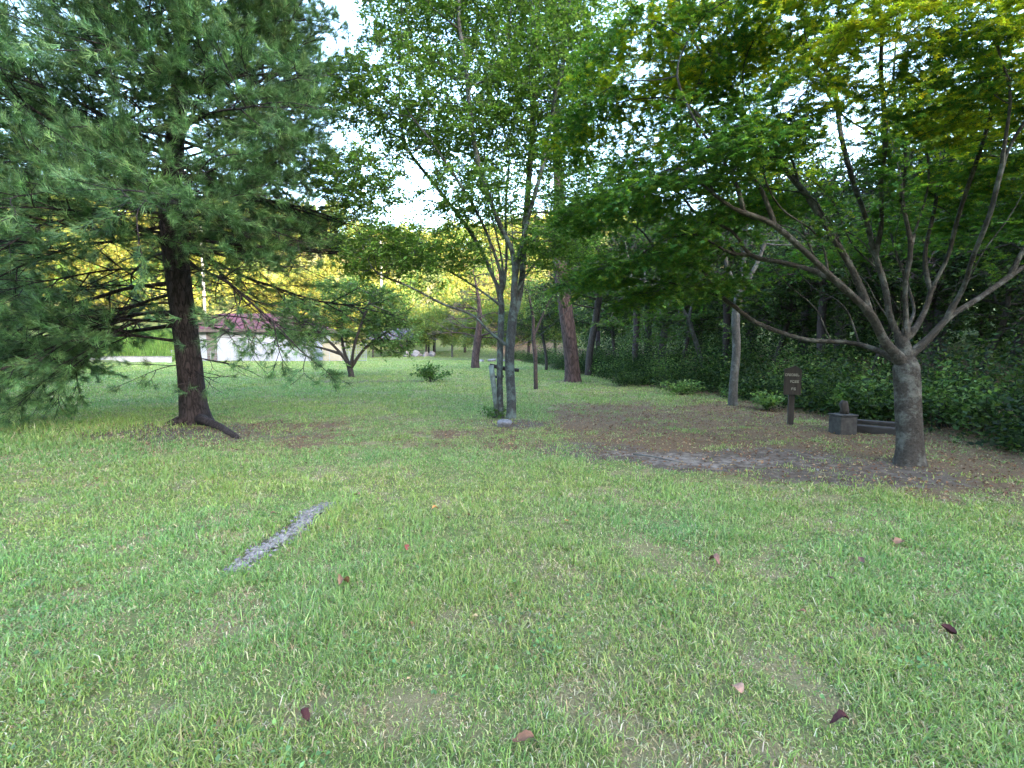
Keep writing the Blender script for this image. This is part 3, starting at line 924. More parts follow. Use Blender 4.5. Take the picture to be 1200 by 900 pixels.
SHEETS = ((760, 300, .6, 1.1, 1.0, 110), (725, 235, .9, 1.0, 1.2, 110), (820, 170, .2, 1.2, 1.2, 120), (760, 120, .4, 1.2, 1.2, 110), (775, 50, .2, 1.2, 1.2, 110),
          (880, 20, -.6, 1.2, 1.0, 120), (960, -10, -1.0, 1.0, .9, 90), (1080, 25, -1.3, 1.2, .8, 120), (1170, 40, -1.2, 1.0, .9, 100),
          (1010, 120, -.9, .7, .6, 22), (930, 105, -.9, .7, .6, 28), (1160, 120, -.8, 1.0, .9, 100), (1180, 200, .3, 1.0, 1.1, 90), (1130, 250, 1.2, 1.1, 1.0, 40),
          (860, 250, 1.0, 1.0, 1.0, 90), (800, 335, 1.2, 1.1, 1.0, 90), (1060, 270, 1.6, 1.0, .9, 25), (1200, 310, .6, .9, .9, 25), (960, 300, 1.7, .9, .9, 25),
          (1250, 100, -.4, 1.2, 1.2, 80), (1330, 160, 0, 1.3, 1.3, 60), (1400, 40, 0, 1.5, 1.5, 60), (900, -70, 0, 1.8, 1.6, 110), (840, 90, 1.5, 1.2, 1.2, 80),
          (690, 150, 1.0, .8, 1.0, 60), (905, 60, 1.0, 1.0, 1.0, 60), (1090, 130, 1.8, .8, .8, 15), (700, 320, 1.2, .7, .8, 50), (870, 165, -1.2, .7, .6, 50), (780, 215, -.4, .9, .9, 70))
att = []
for x, y, d, rx, ry, k in SHEETS:
    c = P(x, y, mY + d); k = int(k * 3.6)
    a = RNG.uniform(0, 6.28, k); r = np.sqrt(RNG.random(k))
    hx, hy = rx * r * np.cos(a), ry * r * np.sin(a)
    outw = np.sign(c[0] - mb[0])
    att.append(np.stack([c[0] + hx, c[1] + hy, c[2] - 0.16 * r * r - 0.13 * hx * outw + RNG.normal(size=k) * 0.09], -1))
att = np.concatenate(att)
sk.colonize(att, 0.15, 0.165, 150, (0, 0, 0.0), 0.13)
sk.finish(0.15, 0.0024, 2)
_m = np.arange(len(sk.r)) >= _trunk_n
sk.r[_m] = np.where(sk.r[_m] > .03, .03 + (sk.r[_m] - .03) * .42, sk.r[_m])
# sunlight painted as yellow leaf colour on the upper sprays, plain green elsewhere
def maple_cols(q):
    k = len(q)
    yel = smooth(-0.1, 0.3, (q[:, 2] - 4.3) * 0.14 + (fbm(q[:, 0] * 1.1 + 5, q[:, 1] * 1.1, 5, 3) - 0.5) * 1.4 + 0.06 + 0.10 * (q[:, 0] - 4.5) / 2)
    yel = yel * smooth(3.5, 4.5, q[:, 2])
    return np.where((RNG.random(k) < yel)[:, None], palette(k, MAPLE_SUNLIT, [2, 3, 3, 1]), palette(k, MAPLE, [3, 3, 2, 2]))
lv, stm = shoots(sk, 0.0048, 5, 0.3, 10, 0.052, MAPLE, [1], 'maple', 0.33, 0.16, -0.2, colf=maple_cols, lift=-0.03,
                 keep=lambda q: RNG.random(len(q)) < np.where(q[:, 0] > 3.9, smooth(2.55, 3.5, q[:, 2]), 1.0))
mp_ = thing('maple_tree', 'many-limbed maple with stout grey trunk and layered foliage at the right', 'tree', mb)
wood_mesh('trunk', sk, stm, mb, M['maple_bark'], mp_, (0.65, 0.13), 0.05)
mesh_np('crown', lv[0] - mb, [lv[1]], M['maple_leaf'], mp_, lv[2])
print('maple', len(sk.p), len(lv[1]) // 5)

# ------------------------------------------------------------------ smaller trees of their own
def free_tree(name, label, stems, blobs, Rr, bark, cols, leaf, per, D, dk, base, tmpl='ovate', group=None, trop=(0, 0, .03), rleaf=None, spread=None, cat='tree'):
    """stems: lists of (px, py, depth offset); blobs: (px, py, doff, rx, ry, rz, n)"""
    Y = base[1]
    sk = Skel()
    first = None
    for stm in stems:
        pts = [P(x, y, Y + d) for x, y, d in stm]
        if first is None:
            ids = sk.path([base + [0, 0, -0.1]] + pts, -1, D * 1.1, 0.01); first = ids
        else:
            j = int(np.argmin([np.linalg.norm(sk.p[i] - pts[0]) for i in range(len(sk.p))]))
            sk.path(pts[1:], j, D * 1.1, 0.01)
    att = np.concatenate([ell(P(x, y, Y + d), (a, b_, c), k) for x, y, d, a, b_, c, k in blobs])
    sk.colonize(att, D, dk, 100, trop, 0.15)
    rt = 0.006 if Y < 20 else 0.01
    sk.finish(Rr, rt, 2)
    sp = spread or (leaf, leaf, leaf * 0.6)
    flat_ = tmpl == 'maple'
    lv, stm = shoots(sk, rleaf or rt * 2.0, 3, leaf * 3.6, per, leaf, cols, [1] * len(cols), tmpl, 0.35 if flat_ else 0.55, 0.16 if flat_ else 0.5, lift=0)
    root = thing(name, label, cat, base, 0, group)
    wood_mesh('trunk', sk, stm, base, M[bark], root, (0.25, 0.25))
    mesh_np('crown', lv[0] - base, [lv[1]], M['maple_leaf'] if flat_ else M['leaf'], root, lv[2])
    print(name, len(sk.p), len(lv[1]))
    return root

LOWG = [(0.08, 0.155, 0.042), (0.12, 0.195, 0.058), (0.155, 0.235, 0.08), (0.06, 0.12, 0.034)]
free_tree('spreading_tree', 'low round tree with forked dark trunk in front of the white house',
          [[(411, 432, 0), (411, 428, 0)], [(411, 430, 0), (400, 415, 0), (380, 395, -.3), (360, 378, -.5), (345, 370, -.7)], [(411, 430, 0), (424, 412, .2), (440, 398, .4), (460, 385, .5)],
           [(411, 430, 0), (402, 408, .4), (400, 380, .6), (405, 350, .8)], [(411, 430, 0), (415, 405, -.5), (425, 375, -.8), (435, 350, -.9)], [(398, 413, 0), (378, 408, -.4), (350, 402, -.6), (332, 396, -.7)]],
          [(405, 365, 0, 2.2, 2.0, 1.0, 260), (350, 365, -.3, 1.2, 1.4, .8, 140), (455, 370, .3, 1.4, 1.4, .9, 170), (400, 338, 0, 1.6, 1.5, .5, 120), (440, 345, 0, 1.4, 1.3, .5, 110), (460, 405, .4, 1.3, 1.2, .6, 110), (342, 394, -.6, 1.4, 1.2, .55, 190), (362, 385, .3, 1.1, 1.1, .6, 120), (420, 395, .8, 1.4, 1.0, .5, 90), (480, 395, .5, .7, .8, .5, 50)],
          0.14, 'dark_bark', LOWG, 0.14, 10, 0.26, 0.26, G(412, 442))
free_tree('forked_tree', 'pale slim trunk forking high, beside the brown trail sign',
          [[(861, 440, 0), (864, 400, 0), (861, 372, 0), (866, 345, 0)], [(863, 395, 0), (852, 380, .1), (838, 378, .2)], [(866, 345, 0), (880, 322, 0), (892, 300, 0), (900, 270, 0)], [(866, 345, 0), (856, 325, .1), (850, 305, .1), (848, 270, .2)], [(866, 350, 0), (850, 345, .3), (836, 310, .5)], [(866, 345, 0), (872, 310, .3), (876, 270, .4)]],
          [(850, 250, 0, 1.2, 1.2, .7, 120), (900, 245, 0, 1.2, 1.2, .7, 120), (840, 300, .3, .9, 1, .35, 60), (870, 205, 0, 1.2, 1.2, .7, 100), (930, 290, .3, .9, 1, .3, 60)],
          0.105, 'pale_bark', [(0.06, 0.11, 0.03), (0.09, 0.14, 0.035), (0.045, 0.08, 0.025)], 0.095, 6, 0.25, 0.3, G(859, 475))
free_tree('maple_tree', 'dark low-spreading maple with leaning pale stem at the edge of the wood',
          [[(823, 425, 0), (815, 400, 0), (808, 375, 0), (812, 350, 0)], [(808, 375, 0), (790, 350, -.2), (770, 335, -.3), (740, 325, -.3)], [(812, 352, 0), (830, 330, .1), (850, 320, .1)]],
          [(740, 340, -.3, 1.6, 1.6, .3, 170), (790, 370, -.2, 1.5, 1.4, .28, 130), (720, 380, 0, 1.1, 1.2, .25, 90), (760, 400, .2, 1.1, 1.0, .22, 80), (800, 320, .1, 1.6, 1.4, .3, 130), (705, 300, 0, 1.2, 1.3, .3, 90), (850, 345, .1, 1.0, 1.0, .2, 70), (760, 270, .2, 1.7, 1.5, .35, 120)],
          0.09, 'pale_bark', MAPLE[:2] + [(0.05, 0.07, 0.018), (0.06, 0.1, 0.03)], 0.062, 8, 0.22, 0.26, G(830, 450), 'maple')
free_tree('sapling', 'thin bent sapling with bare lower stem right of the two-stemmed tree',
          [[(627, 435, 0), (628, 415, 0), (624, 395, 0), (626, 375, 0)], [(624, 395, 0), (632, 380, .1), (640, 360, .1)], [(626, 375, 0), (620, 350, 0)]],
          [(630, 350, 0, .9, .9, .6, 60), (615, 330, 0, .8, .8, .5, 40), (648, 345, .1, .7, .7, .4, 35)],
          0.075, 'brown_bark', LOWG, 0.1, 6, 0.25, 0.3, G(629, 456))

# generic broadleaf trees for the wood and the valley floor, made once and copied
def proto(name, label, H, W_, Rr, bark, cols, leaf, per, seed, trunk_h=0.35, lean=0.0, nblob=14, natt=900):
    sk = Skel()
    z0 = H * trunk_h
    ids = sk.path([np.array([0, 0, -0.2]), np.array([0.05, 0.02, z0 * 0.5]), np.array([lean * z0, 0, z0]), np.array([lean * H * 0.6, 0.1, H * 0.62])], -1, 0.4, 0.02)
    att = []
    for i in range(nblob):
        a = RNG.uniform(0, 6.28); rr = W_ * 0.5 * math.sqrt(RNG.random()) * 0.75
        zz = H * RNG.uniform(trunk_h + 0.12, 0.9)
        taper = 1 - 0.6 * max(0, (zz / H - 0.55) / 0.45)
        att.append(ell((rr * math.cos(a) * taper, rr * math.sin(a) * taper, zz), (W_ * .22, W_ * .22, H * .1), natt // nblob))
    sk.colonize(np.concatenate(att), 0.32, 0.33, 80, (0, 0, .03), 0.16)
    sk.finish(Rr, 0.012, 2)
    lv, stm = shoots(sk, 0.026, 3, leaf * 4.0, per, leaf, cols, [1] * len(cols), 'ovate', 0.6, 0.55, spread=leaf)
    root = thing(name, label, 'tree')
    wood_mesh('trunk', sk, stm, np.zeros(3), M[bark], root, (0.3, 0.3))
    print(name, len(sk.p), len(lv[1]))
    mesh_np('crown', lv[0], [lv[1]], M['leaf'], root, lv[2])
    return root
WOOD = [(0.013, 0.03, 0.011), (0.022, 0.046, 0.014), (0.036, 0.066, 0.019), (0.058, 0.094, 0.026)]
FARG = [(0.08, 0.14, 0.03), (0.11, 0.165, 0.035), (0.06, 0.11, 0.028), (0.15, 0.16, 0.03)]
GOLD = [(0.19, 0.21, 0.04), (0.25, 0.235, 0.045), (0.14, 0.185, 0.04), (0.22, 0.2, 0.05)]
pw1 = proto('woodland_tree', 'x', 6.2, 5.0, 0.12, 'brown_bark', WOOD, 0.13, 9, 1)
pw2 = proto('woodland_tree', 'x', 7.5, 5.2, 0.15, 'dark_bark', WOOD, 0.13, 9, 2, 0.3, 0.12)
pw3 = proto('woodland_tree', 'x', 5.0, 4.2, 0.08, 'dark_bark', WOOD[1:], 0.12, 9, 3, 0.3, -0.2)
pf1 = proto('valley_tree', 'x', 9.0, 8.5, 0.2, 'brown_bark', FARG, 0.26, 8, 4, 0.22)
pf2 = proto('valley_tree', 'x', 8.0, 7.0, 0.18, 'pale_bark', FARG, 0.25, 8, 5, 0.28)
pg1 = proto('valley_tree', 'x', 9.5, 8.5, 0.2, 'brown_bark', GOLD, 0.28, 8, 6, 0.15)
used = set()
def plant(pr_, x, y, s, rz, label, group):
    o = pr_ if pr_.name not in used else copy_tree(pr_)
    used.add(pr_.name)
    o.location = (x, y, terr(x, y) - 0.03)
    o.scale = (s, s, s)
    o.rotation_euler = (0, 0, rz)
    tag(o, label, 'tree', group)
    return o
WG = 'trees of the dark wood behind the maple'
WLAB = 'dark leafy tree standing deep in the shaded wood at the right'
for i, (px, Y, s, k) in enumerate(((690, 27, 1.0, 1), (745, 24, 1.0, 0), (800, 22, .95, 2), (775, 29, 1.1, 1), (850, 19, .85, 0), (905, 17, .85, 2), (960, 15.5, .8, 0), (940, 22, 1.05, 1),
                                   (1020, 14.5, .75, 2), (1085, 13.5, .72, 0), (1060, 19, .95, 1), (1150, 12.5, .7, 2), (1190, 15, .85, 0), (1250, 11.5, .7, 1), (1150, 20, .95, 0), (850, 27, 1.1, 0), (640, 33, 1.0, 2), (700, 36, 1.1, 0),
                                   (880, 24, 1.1, 1), (980, 20, 1.05, 0), (1010, 25, 1.2, 2), (1100, 17, 1.0, 1), (1200, 18, 1.05, 2), (1240, 14, .9, 0), (760, 34, 1.2, 1), (820, 31, 1.15, 0), (920, 30, 1.25, 0), (1120, 26, 1.2, 1), (670, 42, 1.1, 1), (720, 30, 1.0, 2))):
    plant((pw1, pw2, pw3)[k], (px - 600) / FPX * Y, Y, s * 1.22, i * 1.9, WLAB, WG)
FG = 'trees around the far end of the lawn'
FLAB = 'rounded green tree at the far end of the lawn'
for i, (px, Y, s, k) in enumerate(((470, 74, .95, 0), (510, 70, .8, 1), (545, 66, .85, 0), (585, 62, .8, 1), (620, 56, .85, 0), (650, 48, .75, 1), (600, 75, 1.1, 0), (440, 78, 1.0, 1), (560, 52, .62, 1), (530, 60, .6, 1), (500, 62, .6, 0))):
    plant((pf1, pf2)[k], (px - 600) / FPX * Y, Y, s, i * 2.3, FLAB, FG)
GG = 'golden trees on the slope behind the house'
for i, (px, Y, s) in enumerate(((120, 66, 1.0), (190, 72, 1.1), (250, 74, 1.0), (310, 70, .9), (355, 76, 1.1), (400, 72, .9), (50, 62, 1.0))):
    plant(pg1, (px - 600) / FPX * Y, Y, s, i * 1.7, 'sunlit golden green tree on the slope behind the white house', GG)

# ------------------------------------------------------------------ the wooded hill (far off, one mass)
def hill_forest():
    Vs, Fs, Cs, base = [], [], [], 0
    pts = []
    for _ in range(9000):
        x, y = RNG.uniform(-150, 40), RNG.uniform(60, 170)
        d = hill_d(x, y)
        if d < 8 or d > 75: continue
        if abs(x / y) > 1.25: continue
        if all((x - a) ** 2 + (y - b) ** 2 > 22 for a, b in pts[-400:]): pts.append((x, y))
        if len(pts) > 430: break
    for x, y in pts:
        z = terr(x, y); h = RNG.uniform(4.5, 9.0); w = RNG.uniform(2.0, 3.4)
        k = 90
        u = unit(RNG.normal(size=(k, 3))); u[:, 2] = np.abs(u[:, 2]) * 1.0 - 0.25
        rr = 0.55 + 0.5 * RNG.random((k, 1)) ** 0.5
        lob = 1 + 0.25 * np.sin(3 * np.arctan2(u[:, 1:2], u[:, 0:1]) + RNG.uniform(0, 6))
        q = np.array([x, y, z + h * 0.5]) + u * rr * lob * np.array([w, w, h * 0.55])
        hue = RNG.random()
        cols = GOLD if hue < .6 else FARG
        c = palette(k, cols, [1] * 4, 0.2) * RNG.uniform(0.8, 1.15)
        V, F, C = scatter(q, unit(RNG.normal(size=(k, 3))), unit(RNG.normal(size=(k, 3))), RNG.uniform(0.9, 1.6, k), CLUMP_V, CLUMP_F, c)
        Vs.append(V); Fs.append(F + base); Cs.append(C); base += len(V)
    o = mesh_np('hillside_forest', np.concatenate(Vs), [np.concatenate(Fs)], M['leaf'], None, np.concatenate(Cs))
    tag(o, 'sunlit golden wood covering the far hillside', 'forest', kind='stuff')
hill_forest()

def slope_wood():
    Vs, Fs, Cs, base = [], [], [], 0
    pts = []
    for _ in range(7000):
        y = RNG.uniform(1, 95) if len(pts) % 3 else RNG.uniform(1, 25); s_ = RNG.uniform(9, 34) if y > 5 else RNG.uniform(1.5, 20)
        x = edge_x(y) + s_
        if all((x - a) ** 2 + (y - b) ** 2 > 7.5 for a, b in pts): pts.append((x, y))
        if len(pts) > 330: break
    for x, y in pts:
        z = terr(x, y); h = RNG.uniform(5.0, 8.0); w = RNG.uniform(1.5, 2.3)
        k = 150
        u = unit(RNG.normal(size=(k, 3)))
        rr = 0.35 + 0.65 * RNG.random((k, 1)) ** 0.5
        lob = 1 + 0.25 * np.sin(3 * np.arctan2(u[:, 1:2], u[:, 0:1]) + RNG.uniform(0, 6))
        q = np.array([x, y, z + h * 0.47]) + u * rr * lob * np.array([w, w, h * 0.52])
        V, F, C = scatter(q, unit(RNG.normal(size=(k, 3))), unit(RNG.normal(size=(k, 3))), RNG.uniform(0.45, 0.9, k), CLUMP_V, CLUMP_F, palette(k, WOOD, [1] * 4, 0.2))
        Vs.append(V); Fs.append(F + base); Cs.append(C); base += len(V)
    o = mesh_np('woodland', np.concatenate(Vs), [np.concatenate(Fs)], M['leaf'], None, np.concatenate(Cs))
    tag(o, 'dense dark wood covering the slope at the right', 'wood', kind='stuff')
slope_wood()

# ------------------------------------------------------------------ undergrowth at the edge of the wood
def undergrowth():
    Vs, Fs, Cs, base = [], [], [], 0
    for i in range(420):
        y = RNG.uniform(4, 36) if i < 350 else RNG.uniform(30, 62)
        s = RNG.uniform(0.4, 10) if i % 2 else RNG.uniform(0.3, 3)
        x = edge_x(y) + s
        w = RNG.uniform(0.5, 1.1); h = RNG.uniform(0.3, 1.2) + 0.38 * min(s, 6) * RNG.uniform(.5, 1.25)
        k = int(560 * w)
        u = unit(RNG.normal(size=(k, 3))); u[:, 2] = np.abs(u[:, 2])
        q = np.array([x, y, terr(x, y)]) + u * (0.35 + 0.7 * RNG.random((k, 1))) * np.array([w, w, h])
        hue = RNG.random()
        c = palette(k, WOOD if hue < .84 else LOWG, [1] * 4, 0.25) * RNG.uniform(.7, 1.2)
        A = unit(RNG.normal(size=(k, 3)) * np.array([1, 1, .5]) + u * .5)
        V, F, C = scatter(q, A, unit(np.array([0, 0, 1.]) + RNG.normal(size=(k, 3)) * .6), RNG.uniform(0.05, 0.125, k), OVATE_V * np.array([1.2, 1, 1]), OVATE_F, c)
        Vs.append(V); Fs.append(F + base); Cs.append(C); base += len(V)
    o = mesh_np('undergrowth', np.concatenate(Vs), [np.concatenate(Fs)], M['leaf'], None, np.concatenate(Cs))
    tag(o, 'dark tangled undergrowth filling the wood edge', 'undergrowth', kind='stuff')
undergrowth()

def shrub(name, label, base, w, h, k, leaf, cols, group=None, nst=14, cat='shrub', up=0.5):
    """stems fanning from the foot, leaves along them"""
    root = thing(name, label, cat, base, 0, group)
    mb_ = MB(); Q = []; D_ = []
    for i in range(nst):
        a = RNG.uniform(0, 6.28); r = w * math.sqrt(RNG.random()); hh = h * RNG.uniform(.6, 1.05) * (1 - 0.45 * (r / w) ** 2)
        tip = np.array([r * math.cos(a), r * math.sin(a), hh])
        s0 = np.array([RNG.normal() * w * .12, RNG.normal() * w * .12, -0.03])
        t = np.linspace(0, 1, 5)[:, None]
        pts = s0 + (tip - s0) * t + np.array([0, 0, 1]) * (t * (1 - t)) * hh * .6
        mb_.tube(pts, np.linspace(.012, .004, 5) * max(h, .6), 4, False)
        kk = k // nst
        tt = RNG.uniform(.25, 1.05, (kk, 1))
        Q.append(s0 + (tip - s0) * tt + np.array([0, 0, 1]) * (tt * (1 - tt)) * hh * .6 + RNG.normal(size=(kk, 3)) * np.array([w, w, h * .6]) * .13)
        D_.append(np.repeat(unit(tip - s0)[None], kk, 0))
    q = np.concatenate(Q); q[:, 2] = np.maximum(q[:, 2], .02); d = np.concatenate(D_); kk = len(q)
    A = unit(d * .5 + RNG.normal(size=(kk, 3)) * np.array([.8, .8, .4]))
    lv = scatter(q, A, unit(np.array([0, 0, 1.]) + RNG.normal(size=(kk, 3)) * .5), leaf * RNG.uniform(.65, 1.25, kk), OVATE_V, OVATE_F, palette(kk, cols, [1] * len(cols), .22))
    mb_.build('stems', M['dark_bark'], root)
    mesh_np('foliage', lv[0], [lv[1]], M['leaf'], root, lv[2])
    return root
shrub('bush', 'low leafy green bush on the lawn left of the two-stemmed tree', G(505, 447), 1.0, .75, 900, .13, [(0.05, .11, .025), (.07, .14, .03), (.035, .08, .02)])
shrub('bush', 'small dark bush around the foot of the low round tree', G(388, 443), .9, .45, 400, .11, [(0.045, .09, .025), (.06, .11, .03)])
shrub('seedling_patch', 'leafy seedlings at the foot of the two-stemmed tree', cb + [-0.2, .05, 0], .35, .3, 260, .07, [(0.045, .1, .02), (.065, .13, .03)], None, 10, 'plants')
EL = ('bright green bush at the wood edge just right of the maple trunk', 'pale green bush right behind the trail sign', 'low weedy bush between the trail sign and the forked tree',
      'yellow-green bush half hidden by the maple trunk', 'bush above the old stone block', 'large dark bush at the right border of the picture', 'low bush at the lawn edge left of the forked tree', 'small bush at the wood edge behind the tall pine trunk')
for lab, (px, py, w, h, cols) in zip(EL, ((1150, 510, .7, 1.0, LOWG[1:]), (945, 478, .6, .75, LOWG[1:]), (900, 480, .5, .45, LOWG[1:]), (1105, 500, .6, 1.25, LOWG), (1010, 490, .7, .95, LOWG), (1195, 515, .8, 1.3, WOOD), (800, 462, .7, .55, LOWG), (730, 452, .8, .7, WOOD))):
    g_ = G(px, py)
    shrub('bush', lab, g_, w, h, 700, .1, cols, 'bushes along the wood edge')

# ------------------------------------------------------------------ house, shelter, fences
M['white_wall'] = plain_mat('white_wall', (0.25, 0.25, 0.275), (0.31, 0.31, 0.335), 1.2, .8, .05)
M['roof'] = plain_mat('red_roof', (0.075, 0.028, 0.036), (0.115, 0.042, 0.054), 2, .75, .1, spec=.15)
M['eave'] = plain_mat('eave_board', (0.07, 0.05, 0.045), (0.11, 0.08, 0.07), 5)
M['door'] = plain_mat('brown_door', (0.09, 0.065, 0.06), (0.14, 0.11, 0.1), 6, .6)
M['cream'] = plain_mat('cream_wall', (0.26, 0.22, 0.15), (0.33, 0.28, 0.2), 2)
M['metal'] = plain_mat('galvanised', (0.2, 0.205, 0.21), (0.3, 0.3, 0.31), 20, .5, .05, metal=.3)
M['glass'] = plain_mat('dark_glass', (0.05, 0.06, 0.07), (0.08, 0.09, 0.1), 2, .15, 0, spec=.6)
M['pole'] = plain_mat('concrete_pole', (0.25, 0.235, 0.22), (0.36, 0.345, 0.325), 3)
M['concrete'] = plain_mat('old_concrete', (0.022, 0.02, 0.018), (0.068, 0.062, 0.056), 9, .95, .5)
M['wood_dark'] = plain_mat('dark_wood', (0.022, 0.017, 0.014), (0.055, 0.043, 0.036), 18, .85, .4, (1, 1, .12))
M['wood_old'] = plain_mat('old_wood', (0.018, 0.015, 0.013), (0.05, 0.042, 0.037), 18, .9, .5, (.15, 1, 1))
M['lichen_wood'] = bark_mat('lichen_wood', (0.07, 0.07, 0.063), (0.16, 0.168, 0.15), (0.2, 0.235, 0.205), .8, 22, .4, .4, 'smooth')
M['stone'] = plain_mat('grey_stone', (0.085, 0.083, 0.09), (0.2, 0.195, 0.21), 14, .9, .6)
M['pale_stone'] = plain_mat('pale_stone', (0.11, 0.1, 0.1), (0.23, 0.21, 0.205), 5, .9, .4)
M['letter'] = plain_mat('cream_letters', (0.3, 0.27, 0.23), (0.42, 0.39, 0.34), 30)

hb = on(-23.5, 53.0)
hs = thing('house', 'white-walled house with purplish red roof beyond the lawn', 'house', (-27.2, 52.0, terr(-27, 52)))
m_ = MB(); m_.box(-6.8, 6.0, 0, 6.0, -0.6, 3.25); m_.build('wall', M['white_wall'], hs)
m_ = MB()
x0, x1, y0, y1, ze, zr = -7.4, 6.6, -.7, 6.7, 3.3, 5.1
m_.add([(x0, y0, ze), (x1, y0, ze), (x1, y1, ze), (x0, y1, ze), (x0 + 2.2, 3, zr), (x1 - 3.2, 3, zr)], [(0, 1, 5, 4), (1, 2, 5), (2, 3, 4, 5), (3, 0, 4)])
m_.build('roof', M['roof'], hs)
m_ = MB()
for i in range(24):                       # standing seams on the front slope
    x = x0 + .3 + i * .59
    t0 = 1.0
    if x < x0 + 2.2: t0 = (x - x0) / 2.2
    if x > x1 - 3.2: t0 = (x1 - x) / 3.2
    ya, za = y0 + (3 - y0) * t0, ze + (zr - ze) * t0
    m_ = MB(); m_.tube([(x, y0, ze + .03), (x, ya, za + .03)], .035, 4); m_.build('roof_seam', M['roof'], hs)
m_ = MB(); m_.box(x0 + .02, x1 - .02, y0 + .02, y1 - .02, ze - .32, ze - .004); m_.build('eave', M['eave'], hs)
m_ = MB(); m_.box(-4.75, -3.72, -.06, .04, 0, 2.95); d_ = m_.build('door', M['door'], hs)
m_ = MB(); m_.box(-3.9, -3.84, -.12, -.06, 1.0, 1.2); m_.build('handle', M['metal'], d_)
hut = thing('shed', 'small cream shed with flat roof at the right end of the house', 'shed', (-18.6, 51.2, terr(-18.6, 51.2)))
m_ = MB(); m_.box(-.95, .95, 0, 1.6, -.3, 1.95); m_.build('wall', M['cream'], hut)
m_ = MB(); m_.box(-1.05, 1.05, -.12, 1.7, 1.955, 2.05); m_.build('roof', M['metal'], hut)
m_ = MB(); m_.box(-.5, .3, -.03, .04, 0, 1.7); m_.build('door', M['cream'], hut)

def wire_fence(a, b_, h, label, step=2.0):
    a, b_ = np.array(a), np.array(b_)
    o = thing('wire_fence', label, 'fence', (*a, terr(*a)))
    L = np.linalg.norm(b_ - a); d = (b_ - a) / L
    k = int(L / step)
    prev = None
    rails = MB()
    for i in range(k + 1):
        q = a + d * i * step; z = terr(*q) - terr(*a)
        m_ = MB(); m_.tube([(*(q - a), z - .1), (*(q - a), z + h)], .03, 6); m_.build('post', M['metal'], o)
        cur = (q - a, z)
        if prev is not None:
            for f in (.12, .36, .6, .84, .98):
                rails.tube([(*prev[0], prev[1] + h * f), (*cur[0], cur[1] + h * f)], .012, 4)
        prev = cur
    rails.build('wire', M['metal'], o)
    return o
wire_fence((-34.0, 49.5), (-15.5, 48.8), 1.05, 'pale wire fence running in front of the white house')
lt = thing('lattice_screen', 'pale upright lattice screen standing beside the cream shed', 'screen', (-16.4, 51.4, terr(-16.4, 51.4)))
m_ = MB()
m_.box(-1.3, 1.3, -.03, .03, 2.0, 2.06); m_.box(-1.3, -1.24, -.03, .03, -.1, 2.0); m_.box(1.24, 1.3, -.03, .03, -.1, 2.0); m_.box(-1.24, 1.24, -.03, .03, .05, .11)
m_.build('frame', M['metal'], lt)
m_ = MB()
for i in range(9): m_.box(-1.1 + i * .27, -1.07 + i * .27, -.012, .012, .11, 2.0)
for i in range(6): m_.box(-1.24, 1.24, .013, .03, .35 + i * .3, .38 + i * .3)
m_.build('slats', M['metal'], lt)

lw = thing('low_wall', 'low whitish concrete wall at the foot of the green bank', 'wall', (-36.5, 47.0, terr(-36.5, 47)))
m_ = MB(); m_.box(-5, 4.0, 0, .35, -.3, .45); m_.build('body', M['pole'], lw, .02)
m_ = MB(); m_.box(-5.05, 4.05, -.04, .39, .454, .53); m_.build('coping', M['pale_stone'], lw, .02)
for px, Y, h, lab in ((243, 62, 13, 'pale grey utility pole rising behind the house roof'), (449, 80, 15, 'thin distant utility pole above the low round tree')):
    x = (px - 600) / FPX * Y
    o = thing('utility_pole', lab, 'pole', on(x, Y))
    m_ = MB(); m_.tube([(0, 0, -.3), (0, 0, h)], [.19, .12], 12); m_.build('shaft', M['pole'], o, 0, True)
    m_ = MB(); m_.box(-.9, .9, -.05, .05, h - .6, h - .5); m_.build('crossarm', M['metal'], o)

shx, shY = (474 - 600) / FPX * 66, 66
sh = thing('picnic_shelter', 'open shelter with low hipped grey roof far across the lawn', 'shelter', on(shx, shY))
m_ = MB()
m_.add([(-4.4, -2.6, 2.1), (4.4, -2.6, 2.1), (4.4, 2.6, 2.1), (-4.4, 2.6, 2.1), (-1.8, 0, 3.6), (1.8, 0, 3.6)], [(0, 1, 5, 4), (1, 2, 5), (2, 3, 4, 5), (3, 0, 4), (3, 2, 1, 0)])
m_.build('roof', plain_mat('grey_roof', (0.06, 0.052, 0.062), (0.09, 0.08, 0.095), 2, .85, .1, spec=.1), sh)
for sx in (-3.6, 0, 3.6):
    for sy in (-2, 2):
        m_ = MB(); m_.box(sx - .1, sx + .1, sy - .1, sy + .1, -.2, 2.09); m_.build('post', M['wood_old'], sh)
m_ = MB(); m_.box(-2.5, 2.5, -.4, .4, .62, .7); m_.box(-2, -1.8, -.3, .3, -.1, .615); m_.box(1.8, 2, -.3, .3, -.1, .615); m_.build('table', M['wood_old'], sh)

